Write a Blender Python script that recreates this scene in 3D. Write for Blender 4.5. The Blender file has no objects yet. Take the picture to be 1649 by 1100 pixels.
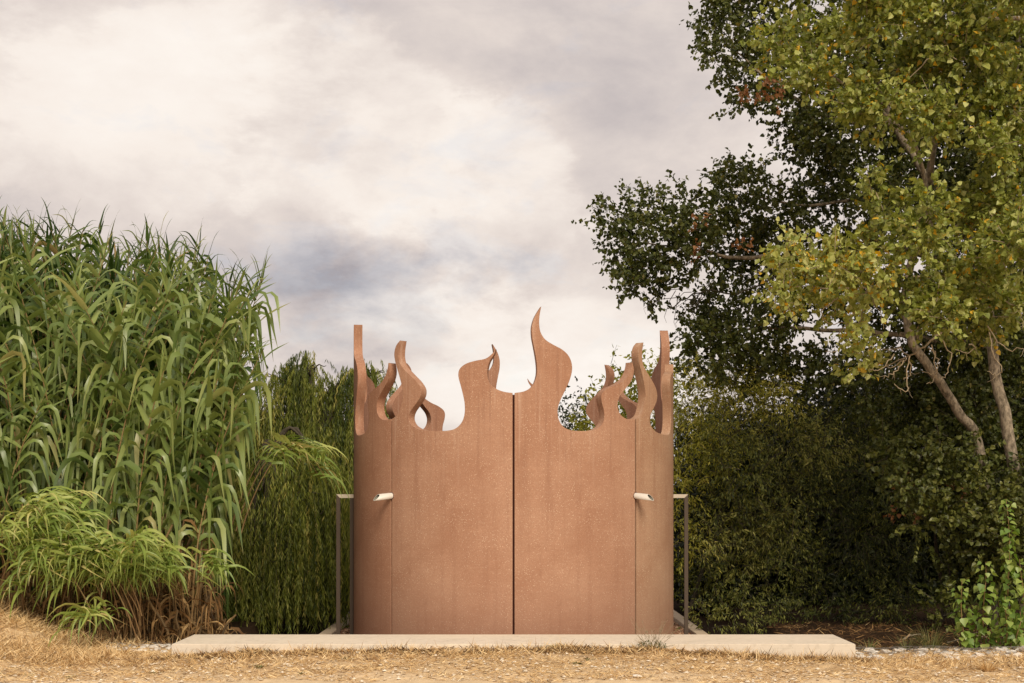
import bpy, bmesh, math, random
import numpy as np
from mathutils import Vector, Matrix

random.seed(7)
RNG = np.random.default_rng(7)
S = bpy.context.scene
COL = S.collection
PI = math.pi
R_ = math.radians

# ------------------------------------------------------------------ camera
FPX, CX, HY, EYE = 2251.0, 827.0, 800.0, 1.65
cam = bpy.data.cameras.new('camera')
cam.sensor_width = 36.0
cam.lens = 36.0 * FPX / 1649.0
cam.shift_x = -(CX - 824.5) / 1649.0
cam.shift_y = (HY - 550.0) / 1649.0
cam.clip_start, cam.clip_end = 0.1, 4000
co = bpy.data.objects.new('camera', cam)
co.location = (0, 0, EYE); co.rotation_euler = (PI / 2, 0, 0)
COL.objects.link(co); S.camera = co

# ------------------------------------------------------------------ sun, sky, exposure
SUN = Vector((0.24, -0.76, 0.64)).normalized()
sl = bpy.data.lights.new('sun', 'SUN'); sl.energy = 3.2; sl.angle = R_(26); sl.color = (1.0, 0.89, 0.72)
so = bpy.data.objects.new('sun', sl); so.rotation_euler = SUN.to_track_quat('Z', 'Y').to_euler(); so.location = (8, -8, 14)
COL.objects.link(so)
S.view_settings.view_transform = 'Standard'; S.view_settings.look = 'None'
S.view_settings.exposure = 0.14; S.view_settings.gamma = 1.0
S.view_settings.use_curve_mapping = False

W = bpy.data.worlds.new('World'); S.world = W; W.use_nodes = True
nt = W.node_tree; nt.nodes.clear()
def N(t, kind, **kw):
    n = t.nodes.new(kind)
    for k, v in kw.items():
        if k in n.inputs.keys() and not hasattr(n, k): n.inputs[k].default_value = v
        else: setattr(n, k, v)
    return n
def L(t, a, b): t.links.new(a, b)
def mathn(t, op, a, b=None, clamp=False):
    n = t.nodes.new('ShaderNodeMath'); n.operation = op; n.use_clamp = clamp
    for i, v in enumerate((a, b)):
        if v is None: continue
        if isinstance(v, (int, float)): n.inputs[i].default_value = v
        else: t.links.new(v, n.inputs[i])
    return n.outputs[0]
def ramp(t, fac, stops, interp='LINEAR'):
    n = t.nodes.new('ShaderNodeValToRGB'); cr = n.color_ramp; cr.interpolation = interp
    while len(cr.elements) < len(stops): cr.elements.new(0.5)
    for e, (p, c) in zip(cr.elements, stops):
        e.position = p; e.color = (c, c, c, 1) if isinstance(c, (int, float)) else (*c, 1)
    if fac is not None: t.links.new(fac, n.inputs[0])
    return n.outputs[0]
def mix(t, fac, a, b, mode='MIX'):
    n = t.nodes.new('ShaderNodeMix'); n.data_type = 'RGBA'; n.blend_type = mode
    for s, v in ((n.inputs[0], fac), (n.inputs[6], a), (n.inputs[7], b)):
        if isinstance(v, (int, float)): s.default_value = v
        elif isinstance(v, tuple): s.default_value = (*v, 1)
        else: t.links.new(v, s)
    return n.outputs[2]
def noise(t, vec, scale, detail=5, rough=.55, dist=0.0):
    n = t.nodes.new('ShaderNodeTexNoise'); n.inputs['Scale'].default_value = scale
    n.inputs['Detail'].default_value = detail; n.inputs['Roughness'].default_value = rough
    n.inputs['Distortion'].default_value = dist
    if vec is not None: t.links.new(vec, n.inputs['Vector'])
    return n.outputs[0]
def mapping(t, vec, scale=(1, 1, 1), loc=(0, 0, 0)):
    n = t.nodes.new('ShaderNodeMapping'); n.inputs['Scale'].default_value = scale; n.inputs['Location'].default_value = loc
    t.links.new(vec, n.inputs['Vector']); return n.outputs[0]

# overcast: Nishita blue seen only through thin places of a warm cloud deck
sky = N(nt, 'ShaderNodeTexSky'); sky.sky_type = 'NISHITA'; sky.sun_disc = False
sky.sun_elevation = math.asin(SUN.z); sky.sun_rotation = math.atan2(SUN.x, SUN.y)
skyc = N(nt, 'ShaderNodeVectorMath'); skyc.operation = 'SCALE'; skyc.inputs[3].default_value = 0.12
L(nt, sky.outputs[0], skyc.inputs[0])
tc = N(nt, 'ShaderNodeTexCoord')
gen = tc.outputs['Generated']
v1 = mapping(nt, gen, (1.0, 1.0, 1.9), (3.1, 1.7, 0.4))
big = noise(nt, v1, 2.6, 5, .5, .25)
med = noise(nt, v1, 6.5, 9, .64, .2)
fine = noise(nt, v1, 22.0, 6, .55, .2)
warp = mathn(nt, 'MULTIPLY', mathn(nt, 'SUBTRACT', noise(nt, v1, 4.5, 8, .6, .2), .47), .30)
def blob(px, py, rad):
    """soft patch of cloud centred on a fixed direction of the sky, radius in degrees"""
    d = Vector(((px - CX) / FPX, 1.0, (HY - py) / FPX)).normalized()
    v = N(nt, 'ShaderNodeVectorMath'); v.operation = 'DISTANCE'
    jn = N(nt, 'ShaderNodeVectorMath'); jn.operation = 'NORMALIZE'; L(nt, gen, jn.inputs[0])
    L(nt, jn.outputs[0], v.inputs[0]); v.inputs[1].default_value = d
    m = N(nt, 'ShaderNodeMapRange'); m.interpolation_type = 'SMOOTHERSTEP'
    m.inputs[1].default_value = 0; m.inputs[2].default_value = 2 * math.sin(R_(rad) / 2)
    m.inputs[3].default_value = 1; m.inputs[4].default_value = 0
    L(nt, mathn(nt, 'ADD', v.outputs[1], warp), m.inputs[0]); return m.outputs[0]
dens = mathn(nt, 'ADD', mathn(nt, 'MULTIPLY', big, 0.42), mathn(nt, 'MULTIPLY', med, 0.46))
dens = mathn(nt, 'ADD', dens, mathn(nt, 'MULTIPLY', fine, 0.10))
BLOBS = [(560, 490, 5.5, -.12), (680, 500, 4.5, -.07), (480, 530, 4, -.10), (860, 480, 3.5, -.09), (740, 620, 5.5, .14),
         (980, 620, 6, .10), (270, 130, 9, .12), (640, 210, 6, .11), (880, 260, 5, .09), (1010, 330, 5, .05), (400, 260, 8, .05),
         (1000, 90, 9, -.05), (100, 420, 7, -.06), (300, 400, 7, -.06), (640, 390, 5, -.05), (60, 100, 6, .03), (760, 60, 7, -.02)]
for (bx, by, br, amt) in BLOBS:
    dens = mathn(nt, 'ADD', dens, mathn(nt, 'MULTIPLY', blob(bx, by, br), amt))
turb = noise(nt, v1, 13.0, 8, .6, .15)
rough_zone = mathn(nt, 'ADD', blob(600, 480, 6), mathn(nt, 'ADD', blob(850, 500, 6), blob(700, 460, 5)), True)
dens = mathn(nt, 'ADD', dens, mathn(nt, 'MULTIPLY', rough_zone, mathn(nt, 'MULTIPLY', mathn(nt, 'SUBTRACT', turb, .48), .8)))
def heap(px, py, rad, amt):
    # billowing cloud bank with a fairly crisp lumpy edge
    e = mathn(nt, 'ADD', blob(px, py, rad), mathn(nt, 'MULTIPLY', mathn(nt, 'SUBTRACT', noise(nt, v1, 9.0, 8, .62, .2), .5), 1.5))
    m = N(nt, 'ShaderNodeMapRange'); m.interpolation_type = 'SMOOTHSTEP'
    for i_, v_ in ((1, .34), (2, .64), (3, 0), (4, amt * .8)): m.inputs[i_].default_value = v_
    L(nt, e, m.inputs[0]); return m.outputs[0]
for h_ in ((840, 330, 8, .055), (1060, 360, 5, .035), (560, 250, 9, .05), (230, 220, 9, .05), (1040, 640, 6, .05)):
    dens = mathn(nt, 'ADD', dens, heap(*h_))
dens = mathn(nt, 'SUBTRACT', dens, .065)
cloud = ramp(nt, dens, [(.14, (.36, .325, .34)), (.32, (.53, .475, .465)), (.45, (.70, .62, .575)), (.57, (.85, .77, .705)), (.74, (.92, .86, .80))])
gap = ramp(nt, mathn(nt, 'ADD', noise(nt, v1, 11, 6, .6, .4), mathn(nt, 'MULTIPLY', blob(680, 440, 8), .12)), [(.58, 0.0), (.70, .13)])
skymix = mix(nt, gap, cloud, skyc.outputs[0])
bg = N(nt, 'ShaderNodeBackground'); bg.inputs[1].default_value = 1.0
L(nt, skymix, bg.inputs[0])
wo = N(nt, 'ShaderNodeOutputWorld'); L(nt, bg.outputs[0], wo.inputs[0])

# ------------------------------------------------------------------ helpers
def at(px, py, D):
    return np.array(((px - CX) / FPX * D, D, EYE + (HY - py) / FPX * D))
def tag(o, label=None, cat=None, group=None, kind=None):
    if label: o['label'] = label
    if cat: o['category'] = cat
    if group: o['group'] = group
    if kind: o['kind'] = kind
    return o
def empty(name, loc=(0, 0, 0), rz=0.0):
    o = bpy.data.objects.new(name, None); o.empty_display_size = .2
    o.location = loc; o.rotation_euler = (0, 0, rz); COL.objects.link(o); return o
def link(name, me, parent=None, m=None):
    o = bpy.data.objects.new(name, me); COL.objects.link(o)
    if parent is not None: o.parent = parent
    if m is not None and not me.materials: me.materials.append(m)
    return o
class Geo:
    """collects numpy vertex / face blocks and links them as one mesh"""
    def __init__(s): s.v = []; s.f3 = []; s.f4 = []; s.a = []; s.n = 0
    def add(s, v, tris=None, quads=None, tint=0.5):
        v = np.asarray(v, dtype=np.float32).reshape(-1, 3)
        if tris is not None and len(tris): s.f3.append(np.asarray(tris, dtype=np.int32).reshape(-1, 3) + s.n)
        if quads is not None and len(quads): s.f4.append(np.asarray(quads, dtype=np.int32).reshape(-1, 4) + s.n)
        s.a.append(np.broadcast_to(np.asarray(tint, dtype=np.float32), (len(v),)).copy())
        s.v.append(v); s.n += len(v)
    def mesh(s, name, m, smooth=False):
        me = bpy.data.meshes.new(name)
        v = np.concatenate(s.v) if s.v else np.zeros((0, 3), np.float32)
        f3 = np.concatenate(s.f3) if s.f3 else np.zeros((0, 3), np.int32)
        f4 = np.concatenate(s.f4) if s.f4 else np.zeros((0, 4), np.int32)
        me.vertices.add(len(v)); me.vertices.foreach_set('co', v.ravel())
        nl = f3.size + f4.size
        me.loops.add(nl); me.loops.foreach_set('vertex_index', np.concatenate((f3.ravel(), f4.ravel())).astype(np.int32))
        me.polygons.add(len(f3) + len(f4))
        st = np.concatenate((np.arange(len(f3)) * 3, len(f3) * 3 + np.arange(len(f4)) * 4)).astype(np.int32)
        me.polygons.foreach_set('loop_start', st)
        me.polygons.foreach_set('use_smooth', np.full(len(st), smooth, dtype=bool))
        me.update(calc_edges=True)
        at_ = me.attributes.new('tint', 'FLOAT', 'POINT'); at_.data.foreach_set('value', np.concatenate(s.a))
        if m is not None: me.materials.append(m)
        return me
    def build(s, name, m, parent=None, smooth=False):
        return link(name, s.mesh(name, m, smooth), parent)
    def tube(s, pts, rad, sides=6, tint=.5):
        pts = np.asarray(pts, float); n = len(pts)
        rad = np.broadcast_to(np.asarray(rad, float), (n,))
        d = np.gradient(pts, axis=0); d /= np.linalg.norm(d, axis=1)[:, None] + 1e-9
        ref = np.where(np.abs(d[:, 2:3]) > .9, np.array([[1., 0, 0]]), np.array([[0, 0, 1.]]))
        a = np.cross(d, ref); a /= np.linalg.norm(a, axis=1)[:, None] + 1e-9
        b = np.cross(d, a)
        for i in range(1, n):
            if a[i] @ a[i - 1] < 0: a[i] = -a[i]; b[i] = -b[i]
        ang = np.arange(sides) * 2 * PI / sides
        v = pts[:, None] + rad[:, None, None] * (np.cos(ang)[None, :, None] * a[:, None] + np.sin(ang)[None, :, None] * b[:, None])
        i, j = np.meshgrid(np.arange(n - 1), np.arange(sides), indexing='ij'); j2 = (j + 1) % sides
        q = np.stack((i * sides + j, i * sides + j2, (i + 1) * sides + j2, (i + 1) * sides + j), -1).reshape(-1, 4)
        s.add(v.reshape(-1, 3), quads=q, tint=tint)
    def box(s, lo, hi, tint=.5):
        (x0, y0, z0), (x1, y1, z1) = lo, hi
        v = [(x0, y0, z0), (x1, y0, z0), (x1, y1, z0), (x0, y1, z0), (x0, y0, z1), (x1, y0, z1), (x1, y1, z1), (x0, y1, z1)]
        s.add(v, quads=[(3, 2, 1, 0), (4, 5, 6, 7), (0, 1, 5, 4), (1, 2, 6, 5), (2, 3, 7, 6), (3, 0, 4, 7)], tint=tint)
    def leaves(s, P, A, Nn, Ln, Wd, tint, shape='lance'):
        """one folded leaf per row; A along the leaf, Nn roughly its normal"""
        P = np.asarray(P, float); A = A / (np.linalg.norm(A, axis=1)[:, None] + 1e-9)
        B = np.cross(Nn, A); B /= np.linalg.norm(B, axis=1)[:, None] + 1e-9
        C = np.cross(A, B)
        if shape == 'lance':
            T = [(0, 0, 0), (.42, .5, .12), (1, 0, -.06), (.42, -.5, .12)]; F3 = [(0, 1, 2), (0, 2, 3)]
        else:  # broad triangular poplar leaf
            T = [(0, 0, 0), (.12, .5, .10), (.55, .40, .10), (1, 0, -.08), (.55, -.40, .10), (.12, -.5, .10)]
            F3 = [(0, 1, 2), (0, 2, 3), (0, 3, 4), (0, 4, 5)]
        T = np.array(T); k = len(T); n = len(P)
        Ln = np.broadcast_to(Ln, (n,)); Wd = np.broadcast_to(Wd, (n,))
        v = P[:, None] + T[None, :, 0, None] * A[:, None] * Ln[:, None, None] + T[None, :, 1, None] * B[:, None] * Wd[:, None, None] \
            + T[None, :, 2, None] * C[:, None] * Wd[:, None, None]
        f = (np.array(F3)[None] + (np.arange(n) * k)[:, None, None]).reshape(-1, 3)
        s.add(v.reshape(-1, 3), tris=f, tint=np.repeat(np.broadcast_to(tint, (n,)), k))
def rv(n):
    v = RNG.normal(size=(n, 3)); return v / np.linalg.norm(v, axis=1)[:, None]
def hash2(i, j, seed):
    h = np.sin(i * 127.1 + j * 311.7 + seed * 74.7) * 43758.5453
    return h - np.floor(h)
def vnoise(x, y, seed=0):
    xi, yi = np.floor(x), np.floor(y); xf, yf = x - xi, y - yi
    u, v = xf * xf * (3 - 2 * xf), yf * yf * (3 - 2 * yf)
    a, b, c, d = hash2(xi, yi, seed), hash2(xi + 1, yi, seed), hash2(xi, yi + 1, seed), hash2(xi + 1, yi + 1, seed)
    return (a * (1 - u) + b * u) * (1 - v) + (c * (1 - u) + d * u) * v - .5

# ------------------------------------------------------------------ materials
def mat(name):
    m = bpy.data.materials.new(name); m.use_nodes = True
    t = m.node_tree; t.nodes.clear()
    out = t.nodes.new('ShaderNodeOutputMaterial'); b = t.nodes.new('ShaderNodeBsdfPrincipled')
    t.links.new(b.outputs[0], out.inputs[0]); return m, t, b, out
def objco(t): return t.nodes.new('ShaderNodeTexCoord').outputs['Object']
def bump(t, b, h, strength, dist, chain=None):
    n = t.nodes.new('ShaderNodeBump'); n.inputs['Strength'].default_value = strength; n.inputs['Distance'].default_value = dist
    t.links.new(h, n.inputs['Height'])
    if chain is not None: t.links.new(chain, n.inputs['Normal'])
    if b is not None: t.links.new(n.outputs[0], b.inputs['Normal'])
    return n.outputs[0]
def attr(t, name):
    n = t.nodes.new('ShaderNodeAttribute'); n.attribute_name = name; return n.outputs['Fac']

def leaf_mat(name, stops, trans=.30, rough=.5, spec=.35, attrname='tint', along=False):
    m, t, b, out = mat(name)
    if attrname == 'object':
        fac = t.nodes.new('ShaderNodeObjectInfo').outputs['Random']
    else: fac = attr(t, attrname)
    c = ramp(t, fac, stops)
    if along:
        a = attr(t, 'tint')
        ny = noise(t, mapping(t, objco(t), (3, 60, 60)), 6, 3)
        c = mix(t, mathn(t, 'MULTIPLY', ny, .35), c, (.20, .24, .10))
        c = mix(t, ramp(t, a, [(.0, 0.0), (.86, 0.0), (1.0, .7)]), c, (.34, .26, .10))
    t.links.new(c, b.inputs['Base Color'])
    b.inputs['Roughness'].default_value = rough; b.inputs['Specular IOR Level'].default_value = spec
    tr = t.nodes.new('ShaderNodeBsdfTranslucent'); mx = t.nodes.new('ShaderNodeMixShader')
    hs = t.nodes.new('ShaderNodeHueSaturation'); hs.inputs['Value'].default_value = 1.25; hs.inputs['Saturation'].default_value = 1.15
    t.links.new(c, hs.inputs['Color']); t.links.new(hs.outputs[0], tr.inputs[0])
    mx.inputs[0].default_value = trans
    t.links.new(b.outputs[0], mx.inputs[1]); t.links.new(tr.outputs[0], mx.inputs[2]); t.links.new(mx.outputs[0], out.inputs[0])
    return m
def bark_mat(name, c1, c2, sc=9, stretch=.25):
    m, t, b, out = mat(name)
    v = mapping(t, objco(t), (1, 1, stretch)); h = noise(t, v, sc, 8, .65)
    h2 = noise(t, objco(t), 2.2, 4)
    c = mix(t, ramp(t, h, [(.35, 0.0), (.62, 1.0)]), c1, c2); c = mix(t, mathn(t, 'MULTIPLY', h2, .5), c, (.05, .045, .025))
    t.links.new(c, b.inputs['Base Color']); b.inputs['Roughness'].default_value = .9; bump(t, b, h, .8, .02); return m

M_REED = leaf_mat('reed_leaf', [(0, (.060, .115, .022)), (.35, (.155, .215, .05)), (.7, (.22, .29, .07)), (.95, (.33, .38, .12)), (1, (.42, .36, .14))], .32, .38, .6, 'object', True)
M_REEDJ = leaf_mat('reed_leaf_joined', [(0, (.03, .06, .012)), (.5, (.05, .09, .018)), (.8, (.10, .15, .03)), (.93, (.14, .17, .045)), (1, (.32, .22, .09))], .25, .45)  # darker than the front reeds: shade inside the thicket put into the colour
M_SHOOT = leaf_mat('reed_shoot_leaf', [(0, (.16, .24, .05)), (.5, (.28, .35, .08)), (.9, (.44, .47, .14)), (1, (.56, .44, .20))], .32, .45, .4)
M_DRY = leaf_mat('dry_reed_leaf', [(0, (.10, .05, .02)), (.5, (.23, .13, .05)), (1, (.44, .29, .13))], .2, .7, .2)
M_WILLOW = leaf_mat('willow_leaf', [(0, (.022, .042, .009)), (.4, (.12, .145, .022)), (.8, (.28, .305, .055)), (1, (.43, .38, .10))], .42)
M_BUSH = leaf_mat('bush_leaf', [(0, (.018, .028, .006)), (.4, (.07, .088, .016)), (.8, (.21, .215, .045)), (.99, (.26, .24, .065)), (1, (.30, .20, .06))], .25)
M_BUSHL = leaf_mat('pale_bush_leaf', [(0, (.11, .125, .018)), (.5, (.30, .305, .045)), (.9, (.46, .43, .085)), (1, (.52, .44, .12))], .42)
M_POPD = leaf_mat('shaded_poplar_leaf', [(0, (.030, .042, .008)), (.6, (.078, .092, .018)), (.95, (.15, .155, .035)), (.985, (.22, .18, .045)), (1, (.30, .16, .05))], .25, .45)  # darker copy of the poplar leaf, backlit shade put into the colour
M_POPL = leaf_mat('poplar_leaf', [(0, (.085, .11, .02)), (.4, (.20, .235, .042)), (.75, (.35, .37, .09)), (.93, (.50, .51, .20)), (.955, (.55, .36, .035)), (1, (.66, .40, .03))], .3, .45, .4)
M_FAR = leaf_mat('far_leaf', [(0, (.010, .015, .004)), (.6, (.022, .030, .007)), (1, (.06, .07, .016))], .2)  # near-black: shade deep among the plants put into the leaf colour
M_ORANGE = leaf_mat('withered_leaf', [(0, (.22, .09, .035)), (1, (.48, .25, .11))], .3)
M_SAPL = leaf_mat('sapling_leaf', [(0, (.13, .22, .04)), (.5, (.21, .31, .06)), (1, (.34, .40, .10))], .35, .42, .45, 'object')
M_BARK = bark_mat('bark', (.07, .05, .032), (.40, .32, .23), 24, .45)
M_TWIG = bark_mat('pale_twig_bark', (.30, .22, .13), (.46, .37, .25), 30, 1)
M_DKTWIG = bark_mat('dark_twig_bark', (.035, .025, .015), (.07, .055, .035), 30, 1)
M_CULM = bark_mat('reed_culm', (.20, .10, .035), (.30, .21, .08), 5, .15)
M_DEAD = bark_mat('dead_reed_culm', (.045, .022, .009), (.26, .16, .06), 7, .3)
M_STRAW = leaf_mat('straw', [(0, (.07, .035, .015)), (.25, (.30, .16, .06)), (.6, (.60, .40, .18)), (1, (.85, .66, .38))], .12, .7, .2)
M_GRASS = leaf_mat('grass', [(0, (.06, .09, .025)), (.6, (.13, .15, .045)), (1, (.30, .25, .10))], .25, .6, .3)

def concrete(name, c1, c2, speck):
    m, t, b, out = mat(name)
    o = objco(t)
    n1 = noise(t, o, 1.1, 6, .6, .3); n2 = noise(t, o, 7, 6, .62); n3 = noise(t, o, 60, 4, .6)
    st = noise(t, mapping(t, o, (1.2, 1.2, 16)), 2.2, 5, .6); vs = noise(t, mapping(t, o, (9, 9, .5)), 1.6, 5, .6)
    c = mix(t, ramp(t, n1, [(.40, 0.0), (.66, .75)]), c1, c2)
    c = mix(t, ramp(t, st, [(.5, 0.0), (.75, .22)]), c, (.47, .275, .175))
    c = mix(t, ramp(t, vs, [(.50, 0.0), (.72, .32)]), c, (.23, .105, .063))
    c = mix(t, ramp(t, n2, [(.52, 0.0), (.78, .28)]), c, (.47, .26, .168))
    c = mix(t, ramp(t, n3, [(.35, .22), (.6, 0.0)]), c, (.20, .09, .05))
    if speck:
        # pale aggregate flecks in drifting swarms
        vo = t.nodes.new('ShaderNodeTexVoronoi'); vo.inputs['Scale'].default_value = 95; t.links.new(o, vo.inputs['Vector'])
        rnd = t.nodes.new('ShaderNodeSeparateColor'); t.links.new(vo.outputs['Color'], rnd.inputs[0])
        sw = noise(t, o, 2.4, 5, .65)
        thr = mathn(t, 'SUBTRACT', 1.22, mathn(t, 'MULTIPLY', sw, .60))
        on = mathn(t, 'GREATER_THAN', rnd.outputs[0], thr)
        dot = ramp(t, vo.outputs['Distance'], [(.22, 1.0), (.42, 0.0)])
        c = mix(t, mathn(t, 'MULTIPLY', mathn(t, 'MULTIPLY', on, dot), .6), c, (.80, .62, .46))
        vo2 = t.nodes.new('ShaderNodeTexVoronoi'); vo2.inputs['Scale'].default_value = 210; t.links.new(o, vo2.inputs['Vector'])
        r2 = t.nodes.new('ShaderNodeSeparateColor'); t.links.new(vo2.outputs['Color'], r2.inputs[0])
        c = mix(t, mathn(t, 'MULTIPLY', mathn(t, 'GREATER_THAN', r2.outputs[1], .95), .25), c, (.72, .52, .38))
    zc = t.nodes.new('ShaderNodeSeparateXYZ'); t.links.new(o, zc.inputs[0]); zz = zc.outputs[2]
    run = noise(t, mapping(t, o, (14, 14, .35)), 1.3, 6, .62)
    high = ramp(t, mathn(t, 'DIVIDE', zz, 5.0), [(.34, 0.0), (.47, 1.0)])
    c = mix(t, mathn(t, 'MULTIPLY', high, ramp(t, run, [(.54, 0.0), (.70, .42)])), c, (.52, .37, .28))
    c = mix(t, mathn(t, 'MULTIPLY', high, ramp(t, run, [(.28, .40), (.43, 0.0)])), c, (.20, .10, .065))
    low = ramp(t, mathn(t, 'ADD', mathn(t, 'DIVIDE', zz, 5.0), mathn(t, 'MULTIPLY', n2, -.06)), [(.0, .35), (.13, 0.0)])
    c = mix(t, low, c, (.24, .12, .08))
    ph = t.nodes.new('ShaderNodeTexVoronoi'); ph.inputs['Scale'].default_value = 5.5; t.links.new(o, ph.inputs['Vector'])
    c = mix(t, ramp(t, ph.outputs['Distance'], [(.012, .5), (.022, 0.0)]), c, (.14, .07, .045))
    oi = t.nodes.new('ShaderNodeObjectInfo'); c = mix(t, 1.0, c, oi.outputs['Color'], 'MULTIPLY')
    t.links.new(c, b.inputs['Base Color']); b.inputs['Roughness'].default_value = .82; b.inputs['Specular IOR Level'].default_value = .3
    bv = t.nodes.new('ShaderNodeBevel'); bv.samples = 4; bv.inputs['Radius'].default_value = .006
    ch = bump(t, None, n3, .18, .006, bv.outputs[0]); bump(t, b, n2, .2, .01, ch)
    return m
M_WALL = concrete('red_concrete', (.33, .171, .105), (.42, .246, .161), True)

def plain_concrete(name):
    m, t, b, out = mat(name); o = objco(t)
    n1 = noise(t, o, 1.5, 6, .6); n2 = noise(t, o, 14, 6, .6); n3 = noise(t, mapping(t, o, (1, 1, 26)), 3, 4, .6)
    c = mix(t, n1, (.60, .52, .42), (.73, .64, .52))
    c = mix(t, ramp(t, n3, [(.55, 0.0), (.75, .35)]), c, (.36, .31, .24))
    c = mix(t, ramp(t, n2, [(.50, 0.0), (.75, .55)]), c, (.36, .30, .23))
    nb = noise(t, mapping(t, o, (.9, 1.6, 1)), 1.3, 6, .65); c = mix(t, ramp(t, nb, [(.45, 0.0), (.62, .5)]), c, (.70, .60, .47))
    vo = t.nodes.new('ShaderNodeTexVoronoi'); vo.inputs['Scale'].default_value = 26; t.links.new(o, vo.inputs['Vector'])
    c = mix(t, ramp(t, vo.outputs['Distance'], [(.05, .6), (.11, 0.0)]), c, (.22, .18, .13))
    z = t.nodes.new('ShaderNodeSeparateXYZ'); t.links.new(o, z.inputs[0])
    soil = ramp(t, mathn(t, 'ADD', z.outputs[2], mathn(t, 'MULTIPLY', n2, .08)), [(.02, .55), (.11, 0.0)])
    c = mix(t, soil, c, (.40, .27, .15))
    t.links.new(c, b.inputs['Base Color']); b.inputs['Roughness'].default_value = .85; bump(t, b, n2, .3, .005); return m
M_SLAB = plain_concrete('pale_concrete')
def flat(name, c, rough=.6, metal=0.0, nz=.15):
    m, t, b, out = mat(name); n = noise(t, objco(t), 12, 5)
    t.links.new(mix(t, mathn(t, 'MULTIPLY', n, nz * 2), c, tuple(x * .6 for x in c)), b.inputs['Base Color'])
    b.inputs['Roughness'].default_value = rough; b.inputs['Metallic'].default_value = metal; return m
M_PIPE = flat('pale_pipe', (.66, .62, .56), .4)
M_PIPEIN = flat('pipe_bore_shade', (.20, .19, .15), .8)  # shade inside the spout put into a dark bore colour
M_SEAL = flat('joint_sealant', (.10, .028, .016), .8)
M_STEEL = flat('brown_steel', (.075, .05, .032), .6, .1)
M_RAIL = flat('sheen_steel', (.62, .55, .44), .35, .25)  # same steel as the posts; its bright reflection put into a paler colour
M_WIRE = flat('galvanised_wire', (.30, .29, .27), .5, .5)
M_STONE = flat('limestone', (.78, .72, .64), .85, 0, .35)
M_STONE2 = flat('grey_limestone', (.42, .38, .33), .85, 0, .35)
M_PEBBLE = leaf_mat('red_gravel', [(0, (.14, .06, .03)), (.6, (.30, .15, .08)), (1, (.48, .33, .22))], 0, .85)
M_CHIP = leaf_mat('chips', [(0, (.26, .17, .09)), (.5, (.52, .40, .26)), (1, (.74, .66, .54))], 0, .85)

def ground_mat():
    m, t, b, out = mat('dry_earth'); g = t.nodes.new('ShaderNodeNewGeometry').outputs['Position']
    n1 = noise(t, g, 1.6, 6, .6); n2 = noise(t, g, 16, 8, .68); n3 = noise(t, mapping(t, g, (30, 90, 60)), 1.5, 5, .7); n4 = noise(t, g, 110, 3, .6)
    c = mix(t, ramp(t, n1, [(.38, 0.0), (.62, 1.0)]), (.50, .34, .18), (.66, .49, .29))
    c = mix(t, ramp(t, n2, [(.45, 0.0), (.72, .65)]), c, (.30, .16, .07))
    c = mix(t, ramp(t, n3, [(.50, 0.0), (.66, .65)]), c, (.68, .52, .31))
    c = mix(t, ramp(t, n4, [(.35, .4), (.55, 0.0)]), c, (.22, .12, .055))
    s = t.nodes.new('ShaderNodeSeparateXYZ'); t.links.new(g, s.inputs[0])
    # worn pale sandy track nearest the camera, leaf litter under the plants behind
    near = mathn(t, 'ADD', s.outputs[1], mathn(t, 'MULTIPLY', n1, 1.6))
    c = mix(t, ramp(t, mathn(t, 'DIVIDE', near, 20.0), [(.660, .75), (.685, 0.0)]), c, mix(t, n2, (.76, .60, .40), (.56, .41, .25)))
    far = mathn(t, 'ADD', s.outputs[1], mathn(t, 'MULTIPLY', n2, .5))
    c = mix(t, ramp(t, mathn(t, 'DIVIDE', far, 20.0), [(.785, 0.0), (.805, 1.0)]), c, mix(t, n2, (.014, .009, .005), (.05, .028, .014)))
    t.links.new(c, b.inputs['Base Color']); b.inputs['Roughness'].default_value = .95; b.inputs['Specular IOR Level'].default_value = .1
    ch = bump(t, None, n4, .5, .01); bump(t, b, n2, .6, .03, ch); return m
M_GROUND = ground_mat()

# ------------------------------------------------------------------ ground
def gz(x, y):
    x = np.asarray(x, float); y = np.asarray(y, float)
    z = np.interp(x, [-9, -3.6, -2.6, -1, 0, 1.5, 2.8, 3.5, 9], [.03, .02, .08, .10, .105, .10, .03, -.015, .02])
    z = z * np.clip(1 - (14.2 - y) / 3.0, .1, 1)
    mound = np.interp(-x, [4.15, 4.5, 4.85, 5.25, 5.65, 6.2, 8, 20], [0, .03, .13, .30, .44, .55, .75, .8])
    m = mound * np.clip((y - 13.1) / 1.6, 0, 1) ** 1.1 * np.interp(y, [0, 15.6, 19], [1, 1, .6])
    z = z + m
    inside = (y > 14.2) & (y < 24)
    z = z - np.where(y > 14.9, np.clip((y - 14.9) * .12, 0, .08), 0)
    z = z + (vnoise(x * 2.2, y * 2.6, 1) * .05 + vnoise(x * 6, y * 7, 2) * .03 + vnoise(x * 17, y * 19, 3) * .018 + vnoise(x * 45, y * 45, 4) * .008)
    # dug level under slab and gravel court
    z = np.where((np.abs(x) < 3.42) & (y > 15.2) & (y < 30), np.minimum(z, .06) - .22, z)
    court = (np.abs(x) < 3.42) & (y > 14.30) & (y < 15.2) | (np.abs(x) < 2.45) & (y > 15) & (y < 22.5)
    return np.where(court, -.35, z)
xs = np.unique(np.concatenate((np.array([-900, -300, -100, -50, -30, -20, -15, -12, -10]), np.arange(-8.6, 8.6, .035), np.array([10, 12, 15, 20, 30, 50, 100, 300, 900]))))
ys = np.unique(np.concatenate((np.array([-300, -60, -10, 0, 5, 9, 11, 11.8]), np.arange(12.1, 15.8, .032), np.arange(15.8, 26, .25), np.array([28, 32, 40, 60, 100, 300, 900]))))
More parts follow.
